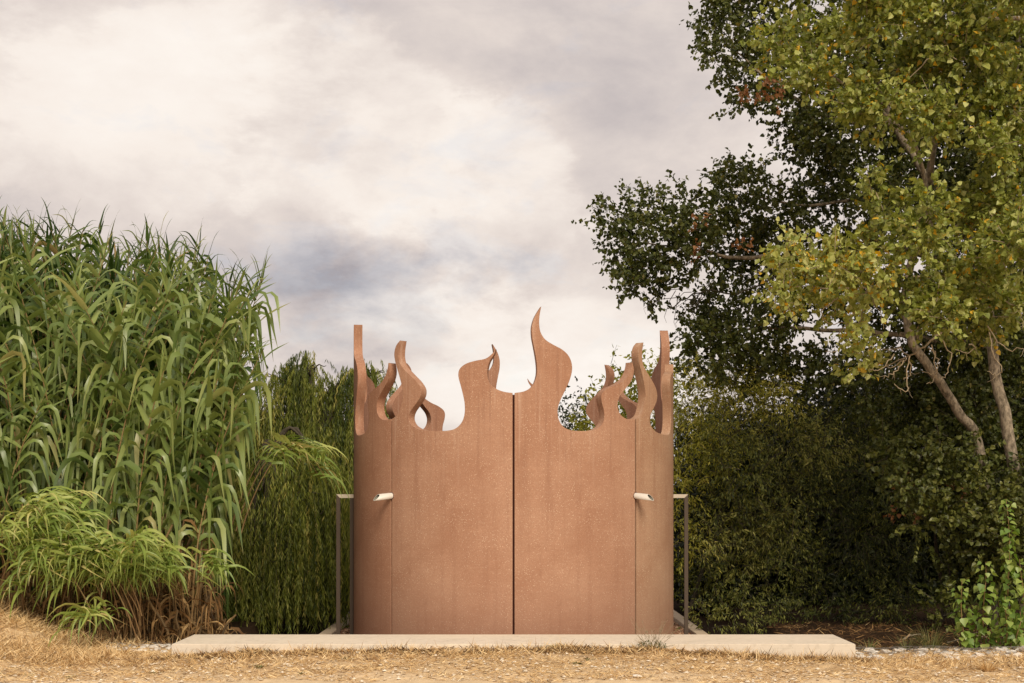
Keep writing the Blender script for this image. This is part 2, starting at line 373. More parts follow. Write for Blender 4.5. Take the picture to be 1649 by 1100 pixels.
X, Y = np.meshgrid(xs, ys, indexing='ij'); Z = gz(X, Y)
gi, gj = np.meshgrid(np.arange(len(xs) - 1), np.arange(len(ys) - 1), indexing='ij'); ny = len(ys)
q = np.stack((gi * ny + gj, (gi + 1) * ny + gj, (gi + 1) * ny + gj + 1, gi * ny + gj + 1), -1).reshape(-1, 4)
g = Geo(); g.add(np.stack((X, Y, Z), -1).reshape(-1, 3), quads=q); tag(g.build('ground', M_GROUND, smooth=True), kind='structure')

# hills on the horizon
hm, t, b, out = mat('far_hill'); t.links.new(mix(t, noise(t, objco(t), .02, 5), (.36, .40, .46), (.42, .46, .52)), b.inputs['Base Color']); b.inputs['Roughness'].default_value = 1  # pale blue haze of distance mixed into the hill colour
hx = np.linspace(-900, 900, 90); rows = []
for k, (yy, f) in enumerate(((760, 0), (830, .55), (900, 1.0), (980, .8), (1150, 0))):
    h = 46.5 + 6 * vnoise(hx / 130, hx * 0, 5) + 6 * vnoise(hx / 40, hx * 0, 6)
    rows.append(np.stack((hx, np.full_like(hx, yy), h * f - .5), -1))
V = np.concatenate(rows); n = len(hx)
q = [(r * n + i, r * n + i + 1, (r + 1) * n + i + 1, (r + 1) * n + i) for r in range(4) for i in range(n - 1)]
g = Geo(); g.add(V, quads=q); tag(g.build('hills', hm, smooth=True), kind='structure')

# ------------------------------------------------------------------ flame-crowned red concrete drum
RAD, CD, THK = 2.0, 17.6, .107
def unroll(px, py):
    u = (px - 826.5) / FPX
    th = math.asin(max(-1, min(1, u * CD / (RAD * math.sqrt(1 + u * u))))) - math.atan(u)
    return math.degrees(th), EYE + (HY - py) * (CD - RAD * math.cos(th)) / FPX
A_PTS = [(630.5, 674), (639.5, 667), (645, 653), (648, 638), (647, 624), (641, 601), (636.5, 586), (634, 570.6), (637, 557), (643.5, 548.3)]
A_PT2 = [(643.5, 548.3), (641.2, 563), (641.2, 577), (646, 590), (658.5, 603), (670.2, 614.5), (677.4, 626), (676.8, 638), (668.8, 651), (660, 663), (657.3, 673.7), (661, 683), (668.8, 689), (680, 692.7), (700, 694), (718, 693.8), (733, 690.5), (743.5, 681), (748.6, 667), (748.6, 648), (743.5, 625), (738.6, 606), (740.6, 594.4), (750.4, 586), (766, 581), (783, 577.5), (794, 569.3), (799.5, 562.0)]
A_PT3 = [(799.5, 562.0), (796.5, 571), (789.2, 582.5), (785.6, 596.6), (786.6, 609.6), (792, 620), (802.8, 627.4), (815, 631.3), (827, 632.8)]
C_PTS = [(827, 632.8), (841.8, 630.4), (852.7, 624.5), (860, 614.5), (863.8, 599), (862.5, 579), (858.4, 557.3), (855.4, 542), (855, 526.7), (858.6, 513), (864.5, 502.2), (870.6, 493.3)]
C_PT2 = [(870.6, 493.3), (868, 507), (867.1, 520.5), (869.3, 534.5), (877, 546.6), (890, 555), (904.5, 562.8), (914.5, 572), (920, 584), (920.8, 597), (917, 612), (910.4, 627), (902.8, 642.4), (898, 656), (897.6, 669), (901, 680), (908, 688.2), (919, 692.8), (933.5, 694), (948.7, 693.6), (961.8, 690.4), (970.4, 682.7), (973.3, 673), (972.7, 661), (969.6, 649), (968.6, 638), (972.3, 630.4), (982, 624), (995, 619), (1006.5, 612), (1014, 602.5), (1018, 592), (1019.3, 583.5)]
C_PT3 = [(1019.3, 583.5), (1021.5, 595), (1020.3, 606), (1015.5, 616.5), (1006.5, 628), (998.5, 638.5), (995.2, 649), (995.8, 659), (1000, 668), (1007.5, 674), (1015, 675.8), (1023.3, 675.4)]
def spline(pts, m=5):
    P = [np.array(p) for p in pts]; out = []
    P = [2 * P[0] - P[1]] + P + [2 * P[-1] - P[-2]]
    for i in range(1, len(P) - 2):
        for k in range(m):
            s = k / m; a, b_, c, d = P[i - 1], P[i], P[i + 1], P[i + 2]
            out.append(.5 * (2 * b_ + (c - a) * s + (2 * a - 5 * b_ + 4 * c - d) * s * s + (-a + 3 * b_ - 3 * c + d) * s ** 3))
    out.append(P[-2]); return out
ZB = -.25
def panel_mesh(name, segs, th_lo, th_hi, z_lo, z_hi):
    prof = []
    for sg in segs:
        u = [unroll(*p) for p in sg]
        s = spline(u, 4); prof += s if not prof else s[1:]
    prof = np.array(prof)
    g0, g1 = .33, 44.67
    a0, a1 = prof[0, 0], prof[-1, 0]
    prof[:, 0] = g0 + (prof[:, 0] - a0) / (a1 - a0) * (g1 - g0)
    w = (prof[:, 0] - g0) / (g1 - g0)
    k0 = np.exp(-(w / .12) ** 2) * (np.arange(len(w)) < 16); k1 = np.exp(-((1 - w) / .12) ** 2) * (np.arange(len(w)) > len(w) - 17)
    prof[:, 1] += (z_lo - prof[0, 1]) * k0 + (z_hi - prof[-1, 1]) * k1
    bm = bmesh.new()
    vs = [bm.verts.new((g0, 0, ZB))] + [bm.verts.new((p[0], 0, p[1])) for p in prof] + [bm.verts.new((g1, 0, ZB))]
    vs.reverse()
    f = bm.faces.new(vs); f.normal_update()
    bmesh.ops.triangulate(bm, faces=[f], ngon_method='EAR_CLIP')
    for a in np.arange(1.5, 44.9, 1.5):
        bmesh.ops.bisect_plane(bm, geom=bm.verts[:] + bm.edges[:] + bm.faces[:], plane_co=(a, 0, 0), plane_no=(1, 0, 0), dist=1e-5)
    bmesh.ops.remove_doubles(bm, verts=bm.verts[:], dist=1e-4)
    front = bm.faces[:]
    r = bmesh.ops.extrude_face_region(bm, geom=front)
    for v in [e for e in r['geom'] if isinstance(e, bmesh.types.BMVert)]: v.co.y = THK
    for v in bm.verts:
        th = R_(v.co.x); rr = RAD - v.co.y
        v.co = (rr * math.sin(th), -rr * math.cos(th), v.co.z)
    bmesh.ops.recalc_face_normals(bm, faces=bm.faces[:])
    me = bpy.data.meshes.new(name); bm.to_mesh(me); bm.free()
    me.materials.append(M_WALL)
    me.polygons.foreach_set('use_smooth', np.ones(len(me.polygons), bool)); me.set_sharp_from_angle(angle=R_(35))
    return me
zh = unroll(827, 632.8)[1]; zl = .5 * (unroll(630.5, 674)[1] + unroll(1023.3, 675.4)[1])
me_p = panel_mesh('short_flame_panel', [A_PTS, A_PT2, A_PT3], -45, 0, zl, zh)
me_q = panel_mesh('tall_flame_panel', [C_PTS, C_PT2, C_PT3], 0, 45, zh, zl)
drum = empty('flame_pavilion', (0, CD, 0))
tag(drum, 'round red concrete pavilion ringed with a crown of curling flames, behind the pale concrete slab', 'pavilion')
for k in range(8):
    o = link('wall_panel', me_q if k % 2 == 0 else me_p, drum)
    o.rotation_euler = (0, 0, R_(45 * k))
    cst = {0: (1, 1, 1), 7: (1.04, 1.05, 1.06), 6: (1.0, .95, .93), 1: (1.04, 1.12, 1.10)}.get(k, (.98, .93, .93)); o.color = (*cst, 1)
for k in range(8):
    th = R_(45 * k); zt = (zh if k % 2 == 0 else zl) - .015
    g = Geo(); a0, a1, r0, r1 = th - R_(.34), th + R_(.34), RAD - .098, RAD - .062
    c = [(r * math.sin(a), -r * math.cos(a)) for r, a in ((r0, a0), (r0, a1), (r1, a1), (r1, a0))]
    g.add([(x, y, z) for z in (ZB, zt) for x, y in c], quads=[(3, 2, 1, 0), (4, 5, 6, 7), (0, 1, 5, 4), (1, 2, 6, 5), (2, 3, 7, 6), (3, 0, 4, 7)])
    g.build('joint_seal', M_SEAL, drum)
# two drain spouts with slanting mouths, out of the joints
def spout(az):
    d = np.array((math.sin(az), -math.cos(az), 0)); sd = np.array((math.cos(az), math.sin(az), 0)); up = np.array((0, 0, 1.))
    z0 = EYE + 1.5 * 16.2 / FPX
    r_o, r_i, nseg = .036, .031, 24
    ang = np.arange(nseg) * 2 * PI / nseg
    def ring(r, dist, slant):
        out_ = []
        for a in ang:
            dd = dist - slant * math.sin(a) * r / r_o
            out_.append(d * dd + sd * r * math.cos(a) + up * (r * math.sin(a) + z0 - (dd - RAD) * .085))
        return out_
    rings = [ring(r_o, RAD - .06, 0), ring(r_o, RAD + .222, .040), ring(r_i, RAD + .222, .040), ring(r_i, RAD - .02, 0)]
    V = np.array(rings[:3]).reshape(-1, 3)
    q = [(r * nseg + j, r * nseg + (j + 1) % nseg, (r + 1) * nseg + (j + 1) % nseg, (r + 1) * nseg + j) for r in range(2) for j in range(nseg)]
    gi_ = Geo(); gi_.add(np.array(ring(r_i, RAD + .221, .040) + ring(r_i, RAD + .02, 0)), quads=[(j, (j + 1) % nseg, nseg + (j + 1) % nseg, nseg + j) for j in range(nseg)])
    g = Geo(); g.add(V, quads=q); o = g.build('drain_spout', M_PIPE, drum, smooth=True); gi_.build('bore', M_PIPEIN, o, smooth=True)
    g = Geo(); g.add(np.array(ring(r_i * .98, RAD + .10, 0)), tris=[(0, j, j + 1) for j in range(1, nseg - 1)]); g.build('throat_shade', M_PIPEIN, o)  # added dark disc standing in for the shade deep in the pipe
    g = Geo(); ra, rb = ring(r_o - .001, RAD + .003, 0), ring(r_o + .008, RAD + .003, 0)
    g.add(np.array(ra + rb), quads=[(j, (j + 1) % nseg, nseg + (j + 1) % nseg, nseg + j) for j in range(nseg)]); g.build('hole_ring', M_SEAL, o)  # flat dark ring drawn for the shaded gap of the pipe hole
spout(R_(-45)); spout(R_(45))

# ------------------------------------------------------------------ slab, kerbs, gravel, guard frames
def bevel_box(name, lo, hi, m, bev=.006, parent=None):
    bm = bmesh.new(); bmesh.ops.create_cube(bm, size=1)
    for v in bm.verts: v.co = Vector(((lo[i] + hi[i]) / 2 + v.co[i] * (hi[i] - lo[i]) for i in range(3)))
    bmesh.ops.bevel(bm, geom=bm.edges[:], offset=bev, segments=2, affect='EDGES')
    me = bpy.data.meshes.new(name); bm.to_mesh(me); bm.free(); return link(name, me, parent, m)
tag(bevel_box('concrete_slab', (-3.482, 14.23, -.25), (3.482, 15.23, .15), M_SLAB), 'long low pale concrete slab lying across the front of the red pavilion', 'slab')
tag(bevel_box('kerb', (-2.53, 15.235, -.30), (-2.37, 21.3, -.13), M_SLAB), 'pale concrete kerb running back from the slab, on the willow side of the pavilion', 'kerb', 'kerbs beside the pavilion')
tag(bevel_box('kerb', (2.37, 15.235, -.30), (2.53, 24.5, -.13), M_SLAB), 'pale concrete kerb running back from the slab, on the side of the dark bushes', 'kerb', 'kerbs beside the pavilion')
tag(bevel_box('kerb', (-2.53, 21.306, -.30), (-2.37, 24.5, -.10), M_STONE2, .02), 'rough grey kerb end, farther back beside the willow', 'kerb', 'kerbs beside the pavilion')
g = Geo(); g.box((-2.37, 15.232, -.33), (2.37, 24.5, -.185)); tag(g.build('gravel_bed', M_GROUND), kind='structure')
def pebbles(n, xr, yr, zf, smin, smax, tintf, name, m):
    base = np.array([(0, 0, 1), (1, 0, 0), (.2, .95, .1), (-.9, .4, 0), (-.7, -.8, .1), (.5, -.9, 0), (0, 0, -.5)])
    F = [(0, 1, 2), (0, 2, 3), (0, 3, 4), (0, 4, 5), (0, 5, 1), (6, 2, 1), (6, 3, 2), (6, 4, 3), (6, 5, 4), (6, 1, 5)]
    x = RNG.uniform(*xr, n); y = RNG.uniform(*yr, n)
    z = zf(x, y); s = smin * (smax / smin) ** (RNG.random(n) ** 2.2)
    a = RNG.uniform(0, 2 * PI, n)
    B = base[None] * (1 + RNG.uniform(-.3, .3, (n, 7, 3))) * np.stack((s, s * RNG.uniform(.6, 1, n), s * RNG.uniform(.35, .7, n)), -1)[:, None]
    V = np.stack((B[..., 0] * np.cos(a)[:, None] - B[..., 1] * np.sin(a)[:, None], B[..., 0] * np.sin(a)[:, None] + B[..., 1] * np.cos(a)[:, None], B[..., 2]), -1)
    V += np.stack((x, y, z), -1)[:, None]
    f = (np.array(F)[None] + (np.arange(n) * 7)[:, None, None]).reshape(-1, 3)
    g = Geo(); g.add(V.reshape(-1, 3), tris=f, tint=np.repeat(tintf(n), 7)); return tag(g.build(name, m), kind='stuff')
for sx in (-1, 1):
    o = pebbles(4500, (1.6, 2.36) if sx > 0 else (-2.36, -1.6), (16.6, 22.5), lambda x, y: np.full_like(x, -.18), .012, .035, lambda n: RNG.random(n), 'red_gravel', M_PEBBLE)
def guard(px_o, px_i, inner_w, cat_label):
    D = 17.55; sgn = 1 if px_o > CX else -1
    xo = (px_o - CX) / FPX * D; xi = (px_i - CX) / FPX * D; w = .047; zt = EYE + 4 * D / FPX
    r = empty('guard_frame', (xo, D, -.20)); tag(r, cat_label, 'guard frame', 'steel guard frames beside the pavilion')
    # outer post with mitred top, top bar with mitred end (front plane y=0)
    def prism(poly, y0, y1, name, m):
        g = Geo(); k = len(poly)
        V = [(x, y0, z) for x, z in poly] + [(x, y1, z) for x, z in poly]
        cx_ = sum(p[0] for p in poly) / k
        q = [(j, (j + 1) % k, k + (j + 1) % k, k + j) for j in range(k)] + [(3, 2, 1, 0), (4, 5, 6, 7)]
        g.add(V, quads=q); o = g.build(name, m, r); bm = bmesh.new(); bm.from_mesh(o.data); bmesh.ops.recalc_face_normals(bm, faces=bm.faces[:]); bm.to_mesh(o.data); bm.free()
    H = zt + .20; s = -sgn
    prism([(0, 0), (s * w, 0), (s * w, H - w), (0, H)], 0, w, 'post', M_STEEL)
    L_ = abs(xi - xo)
    prism([(s * .001, H), (s * w, H - w + .001), (s * (L_), H - w + .001), (s * L_, H)], 0, w, 'top_bar', M_RAIL)
    prism([(s * (L_ - inner_w), 0), (s * L_, 0), (s * L_, H - w - .001), (s * (L_ - inner_w), H - w - .001)], 0, w, 'post', M_STEEL)
guard(541.5, 569.2, .045, 'slim brown steel guard frame with pale top bar, beside the red wall before the willow')
guard(1108.3, 1081.6, .02, 'slim brown steel guard frame with pale top bar, in front of the dark bushes')

# ------------------------------------------------------------------ giant reeds
def bent_leaf(name, Ln, Wd, a0, a1, bend, nseg=8, twist=0.0, steep=17):
    """ribbon with a folded midrib: pitch goes from a0 down to a1 around 'bend'"""
    s = np.linspace(0, 1, nseg + 1)
    pitch = a0 + (a1 - a0) / (1 + np.exp(-(s - bend) * steep))
    dx = np.cos(pitch) * Ln / nseg; dz = np.sin(pitch) * Ln / nseg
    x = np.concatenate(([0], np.cumsum(.5 * (dx[1:] + dx[:-1])))); z = np.concatenate(([0], np.cumsum(.5 * (dz[1:] + dz[:-1]))))
    w = Wd * .94 * np.minimum(1, .7 + s * 4) * (1 - s) ** .95
    w[-1] = .0012
    tw = (.45 + abs(twist)) * (1 / (1 + np.exp(-(s - bend) * 12))) + .40
    tw = tw * (-1 if twist < 0 else 1)
    V = []
    for i in range(nseg + 1):
        n_ = np.array((-np.sin(pitch[i]), 0, np.cos(pitch[i]))); c = np.array((x[i], 0, z[i])); b_ = np.array((0, 1, 0))
        bb = b_ * math.cos(tw[i]) + n_ * math.sin(tw[i])
        V += [c - bb * w[i] / 2 + n_ * w[i] * .12, c, c + bb * w[i] / 2 + n_ * w[i] * .12]
    q = [(3 * i + k, 3 * i + 3 + k, 3 * i + 4 + k, 3 * i + 1 + k) for i in range(nseg) for k in (0, 1)]
    return np.array(V), q, np.repeat(s, 3)
LEAFV = {}
def leafset(key, specs):
    LEAFV[key] = [bent_leaf('leaf', *s) for s in specs]
leafset('up', [(.44, .060, R_(70), R_(40), .6), (.40, .058, R_(58), R_(-10), .7), (.50, .062, R_(76), R_(50), .8, 8, .5)])
leafset('mid', [(.72, .080, R_(50), R_(-80), .34, 9, .3, 22), (.78, .084, R_(42), R_(-85), .28, 9, -.5, 26), (.68, .076, R_(54), R_(-74), .38, 9, .7, 20), (.76, .080, R_(38), R_(-86), .30, 9, -.7, 24), (.56, .080, R_(46), R_(26), .6, 8, .2), (.74, .080, R_(60), R_(-82), .30, 9, -.2, 22)])
leafset('hang', [(.78, .074, R_(44), R_(-87), .20, 9, .6, 26), (.84, .078, R_(30), R_(-88), .16, 9, .9, 28), (.74, .072, R_(52), R_(-87), .22, 9, -.7, 26)])
leafset('dry', [(.52, .042, R_(10), R_(-84), .2, 6, 1.4), (.44, .036, R_(-20), R_(-80), .3, 6, -1.2), (.40, .030, R_(30), R_(-60), .5, 6, .6)])
leafset('tuft', [(.52, .052, R_(30), R_(-74), .34, 6, 0, 7), (.48, .046, R_(12), R_(-80), .26, 6, -.3, 7), (.54, .054, R_(48), R_(-50), .45, 6, .3, 7)])
LEAFM = {}
for key, lst in LEAFV.items():
    LEAFM[key] = []
    for (V, q, s) in lst:
        g = Geo(); g.add(V, quads=q, tint=s)
        LEAFM[key].append(g.mesh('reed_leaf', M_DRY if key == 'dry' else M_REED, smooth=True))
def rotm(yaw, roll, sc):
    return Matrix.Rotation(yaw, 4, 'Z') @ Matrix.Rotation(roll, 4, 'X') @ Matrix.Scale(sc, 4)
def cane_spine(H, lean, wob, n=14):
    t_ = np.linspace(0, 1, n)
    x = lean * t_ ** 2.3 + wob * np.sin(t_ * 5) * .04; y = wob * .05 * np.sin(t_ * 4 + 1)
    z = H * (t_ - .10 * (lean / max(H, 1)) ** 2 * t_ ** 4)
    return np.stack((x, y, z), -1)
def cane_leaves(H, sp, plane, start=.30, step=.085, rng=random):
    """rows (kind, variant, pos, yaw, roll, scale) up the cane, leaves in two ranks"""
    t_ = np.linspace(0, 1, len(sp)); rows = []; tt = start; side = 0
    while tt < 1.0:
        p = np.array([np.interp(tt, t_, sp[:, k]) for k in range(3)])
        fromtop = (1 - tt) * H
        kind = 'up' if fromtop < .26 else ('mid' if fromtop < 1.9 or rng.random() < .25 else 'hang')
        sc = (.78 + .40 * min(1, fromtop / .6)) * rng.uniform(.85, 1.2)
        yaw = plane + (PI if side else 0) + rng.gauss(0, .20 if kind != 'up' else .6)
        rows.append((kind, rng.randrange(len(LEAFM[kind])), p, yaw, rng.gauss(0, .12), sc))
        side = 1 - side; tt += (step if fromtop > .5 else step * .62) / H
    return rows
def make_cane(H, lean, plane, start, ndry):
    r = empty('giant_reed'); sp = cane_spine(H, lean, random.uniform(-1, 1))
    g = Geo(); n = len(sp); g.tube(sp, np.linspace(.013, .004, n), 6)
    for k in range(int(H / .24)):      # swollen nodes
        t_ = (k + .5) * .24 / H
        p = np.array([np.interp(t_, np.linspace(0, 1, n), sp[:, j]) for j in range(3)])
        rr = np.interp(t_, [0, 1], [.0172, .006]); g.tube([p - (0, 0, .006), p, p + (0, 0, .006)], [rr * .85, rr, rr * .85], 6)
    g.build('stem', M_CULM, r, smooth=True)
    for (kind, vi, p, yaw, roll, sc) in cane_leaves(H, sp, plane, start):
        o = link('leaf', LEAFM[kind][vi], r); o.matrix_local = Matrix.Translation(p) @ rotm(yaw, roll, sc)
    for k in range(ndry):
        tt = random.uniform(.04, start); p = np.array([np.interp(tt, np.linspace(0, 1, n), sp[:, j]) for j in range(3)])
        o = link('dry_leaf', random.choice(LEAFM['dry']), r); o.matrix_local = Matrix.Translation(p) @ rotm(random.uniform(0, 2 * PI), 0, random.uniform(.7, 1.2))
    return r
def copy_tree(o, parent=None):
    c = o.copy(); COL.objects.link(c)
    if parent is not None: c.parent = parent; c.matrix_parent_inverse = o.matrix_parent_inverse
    for ch in o.children: copy_tree(ch, c)
    return c
protos = []
for (H, ln) in ((4.9, .5), (4.5, .9), (4.7, .2), (4.2, 1.1), (3.9, .5), (4.4, .7), (3.5, .8), (3.1, .5), (3.7, 1.0), (2.7, .6)):
    protos.append((make_cane(H, ln, random.uniform(-.3, .3), .36 if H > 3 else .25, 7), H))
# crest line of the thicket as the photograph shows it: (x px, top y px)
crest_x = [-140, 0, 60, 100, 150, 185, 230, 285, 300, 340, 380, 412, 445, 460]
crest_y = [330, 322, 330, 345, 348, 368, 388, 385, 395, 425, 455, 470, 470, 500]
used = set()
def put_cane(px, D, topy, az, label, scl=None):
    x = (px - CX) / FPX * D
    want = EYE + (HY - topy) / FPX * D
    z0 = float(gz(x, D)) - .03
    k = min(range(len(protos)), key=lambda i: abs(protos[i][1] - (want - z0)) + random.uniform(0, .7))
    p, H = protos[k]
    o = p if k not in used else copy_tree(p)
    used.add(k)
    s = (want - z0) / H
    o.location = (x, D, z0); o.rotation_euler = (random.gauss(0, .03), random.gauss(0, .03), az); o.scale = (min(1.15, max(.8, s)),) * 2 + (s,)
    where = 'behind the earth mound' if px < 60 else ('behind the bright leafy shoots' if px < 180 else ('above the bare brown canes' if px < 290 else 'on the thicket side towards the willow'))
    if 'tall green' in label: label = ('back row' if D > 17 else 'front row') + ' tall giant reed ' + where
    if 'shorter' in label: label = 'shorter giant reed cane with hanging leaves, ' + where
    tag(o, label, 'reed', 'giant reeds left of the pavilion')
    return o
LB_R = 'tall green giant reed cane in the dense thicket left of the red pavilion'
LB_E = 'giant reed cane on the edge of the thicket nearest the willow, leaning outward'
random.seed(11)
for i in range(84):                                   # body of the thicket
    px = random.uniform(-150, 318); D = random.uniform(15.6, 18.6)
    top = np.interp(px, crest_x, crest_y) + (18.6 - D) * 26 + abs(random.gauss(0, 1)) * 34
    az = (PI if random.random() < (.75 if px < 130 else .35) else 0) + random.gauss(0, .38)
    put_cane(px, D, top, az, LB_R)
for i in range(20):                                   # outward leaning edge canes
    px = random.uniform(250, 312); D = random.uniform(15.7, 17.6)
    put_cane(px, D, random.uniform(455, 640), random.gauss(0, .35), LB_E)
for i in range(7):                                   # front canes with lower tops
    px = random.uniform(-40, 330); D = random.uniform(15.7, 16.2)
    put_cane(px, D, random.uniform(480, 640), random.choice((0, PI)) + random.gauss(0, .4), 'shorter giant reed cane at the front of the thicket, its leaves hanging')
# canes farther back: one joined mesh, too deep in the thicket to tell apart
g = Geo(); gs = Geo(); rng2 = random.Random(5)
for i in range(170):
    px = rng2.uniform(-260, 345); D = rng2.uniform(17.2, 20.5)
    x = (px - CX) / FPX * D; top = np.interp(px, crest_x, crest_y) + rng2.uniform(8, 150)
    H = EYE + (HY - top) / FPX * D; sp = cane_spine(H, rng2.uniform(.1, .7), rng2.uniform(-1, 1)); az = rng2.uniform(0, 2 * PI)
    Rz = np.array(Matrix.Rotation(az, 3, 'Z')); gs.tube(sp @ Rz.T + (x, D, 0), np.linspace(.014, .004, len(sp)), 4)
    for (kind, vi, p, yaw, roll, sc) in cane_leaves(H, sp, rng2.uniform(-.5, .5), .12, .13, rng2):
        V, q, s = LEAFV[kind][vi]; Mx = np.array(rotm(yaw + az, roll, sc))
        g.add(V @ Mx[:3, :3].T + (Rz @ p) + (x, D, 0), quads=q, tint=rng2.random() ** 1.2)
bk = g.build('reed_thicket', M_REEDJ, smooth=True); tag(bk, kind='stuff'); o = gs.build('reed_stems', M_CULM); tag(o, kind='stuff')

# bare brown canes and hanging dry leaves at the foot of the thicket
g = Geo(); gd = Geo()
for i in range(105):
    px = random.triangular(30, 368, 335); D = random.uniform(15.35, 16.9); x = (px - CX) / FPX * D
    H = random.uniform(.5, 1.5) * random.choice((1, .6)); sp = cane_spine(H, random.uniform(-.45, .4), 1, 6) + (x, D, float(gz(x, D)) - .03)
    g.tube(sp, np.linspace(.017, .012, 6) * random.uniform(.7, 1.1), 6)
    for k in range(12):
        V, q, s = random.choice(LEAFV['dry']); Mx = np.array(rotm(random.uniform(0, 2 * PI), 0, random.uniform(.6, 1.2)))
        tt = random.random() ** .7
        gd.add(V @ Mx[:3, :3].T + sp[0] + (sp[-1] - sp[0]) * tt, quads=q, tint=random.random())
tag(g.build('dead_reed_stems', M_DEAD, smooth=True), kind='stuff'); tag(gd.build('dry_reed_leaves', M_DRY, smooth=True), kind='stuff')

# bright leafy side shoots: each arching stem with tight tufts of narrow leaves
def make_shoot(L_, rise, droop, n=26):
    r = empty('reed_shoot'); t_ = np.linspace(0, 1, 12)
    sp = np.stack((L_ * t_ ** 1.2, .05 * np.sin(t_ * 4), rise * np.sin(t_ * PI * .62) / math.sin(PI * .62) - droop * t_ ** 3), -1)
    g = Geo(); g.tube(sp, np.linspace(.009, .003, 12), 5); g.build('stem', M_CULM, r)
    g = Geo()
    for k in range(int(n * 2.0)):
        tt = .40 + .60 * (k / (n * 2.0)) ** .8
        p = np.array([np.interp(tt, t_, sp[:, j]) for j in range(3)]) + np.random.normal(0, .05, 3)
        V, q, s = random.choice(LEAFV['tuft']); Mx = np.array(rotm(random.gauss(0, 1.25), random.gauss(0, .5), random.uniform(.6, 1.15)))
        g.add(V @ Mx[:3, :3].T + p, quads=q, tint=random.random())
    g.build('foliage', M_SHOOT, r, smooth=True); return r
sh = [make_shoot(.9, 1.5, .35), make_shoot(.6, 1.25, .2), make_shoot(1.0, 1.1, .45), make_shoot(.45, .8, .1), make_shoot(.8, .55, .2)]
su = set()
def put_shoot(k, px, D, z, az, s, label):
    o = sh[k] if k not in su else copy_tree(sh[k])
    su.add(k); x = (px - CX) / FPX * D
    o.location = (x, D, z); o.rotation_euler = (0, 0, az); o.scale = (s,) * 3
    tag(o, label, 'reed shoot', 'bright leafy reed shoots')
random.seed(4)
for i in range(15):
    D = random.uniform(15.2, 15.75); px = random.uniform(-60, 120)
    put_shoot(random.choice((0, 0, 1)), px, D, float(gz((px - CX) / FPX * D, D)) - .25 + random.uniform(0, .1), random.uniform(-1.9, .4), random.uniform(.8, .98), 'bright green leafy reed shoot above the earth mound at the left edge')
for i in range(13):
    D = random.uniform(15.3, 15.7); px = random.uniform(195, 300)
    put_shoot(random.choice((0, 1)), px, D, float(gz((px - CX) / FPX * D, D)), random.uniform(-2.3, -.5), random.uniform(.72, .88), 'bright green leafy reed shoot spilling over the bare canes left of the slab')
for i in range(11):
    D = random.uniform(15.0, 15.35); px = random.uniform(170, 235)
    put_shoot(random.choice((2, 4, 3)), px, D, float(gz((px - CX) / FPX * D, D)) - .05 + random.uniform(0, .5), PI + random.gauss(.3, .35), random.uniform(.65, 1.0), 'pale green reed shoot drooping low over the foot of the earth mound')
for i in range(3):
    put_shoot(2, 372 + 8 * i, 17.0 - i * .15, EYE + (HY - 745 - 4 * i) / FPX * 17 - .80, random.gauss(-.05, .08), 1.02, 'leafy reed shoot arching sideways in front of the willow')

# ------------------------------------------------------------------ broadleaf crowns
def clump_leaves(g, c, r, n_tw, per, Ln, Wd, tint, shape, droop=.0, flat_=1.0, twigs=None, spread=.5, up=.35):
    """n_tw twigs inside an ellipsoid, each carrying 'per' leaves"""
    c = np.asarray(c, float)
    P = rv(n_tw) * (RNG.random(n_tw) ** .45 * r)[:, None] * np.array((1, 1, flat_)); P0 = c + P
    D_ = P / (np.linalg.norm(P, axis=1)[:, None] + 1e-6) * .8 + rv(n_tw) * .7 + np.array((0, 0, up)); D_ /= np.linalg.norm(D_, axis=1)[:, None]
    TL = spread * RNG.uniform(.5, 1.3, n_tw)
    s = (np.tile(np.linspace(.1, 1, per), (n_tw, 1)) + RNG.uniform(-.05, .05, (n_tw, per)))
    Q = P0[:, None] + D_[:, None] * (s * TL[:, None])[..., None] - np.array((0, 0, 1)) * (droop * (s * TL[:, None]) ** 2)[..., None]
    Q = Q.reshape(-1, 3); m = len(Q)
    Q = Q + rv(m) * (Ln * .35)
    A = np.repeat(D_, per, 0) * .6 + rv(m) * .75 + np.array((0, 0, -.35 - droop))
    Nn = rv(m) + np.array((0, -.25, .55))
    sz = RNG.uniform(.55, 1.3, m)
    g.leaves(Q, A, Nn, Ln * sz, Wd * sz, tint(m), shape)
    if twigs is not None:
        k = max(1, n_tw // 3)
        for i in range(k):
            twigs.tube([P0[i], P0[i] + D_[i] * TL[i] * .5 - np.array((0, 0, droop * .25 * TL[i] ** 2)), P0[i] + D_[i] * TL[i] - np.array((0, 0, droop * TL[i] ** 2))], [.006, .004, .002], 3)
def limb(g, pts, r0, r1, sides=8, m=5):
    s = np.array(spline([tuple(p) for p in pts], m)); n = len(s)
    s[1:-1] += RNG.normal(0, .012, (n - 2, 3)); g.tube(s, np.linspace(r0, r1, n), sides)
PK = FPX
def clumps_px(lst, D, dj):
    return [(at(x, y, D + random.uniform(-dj, dj)), rr / PK * D) for x, y, rr in lst]

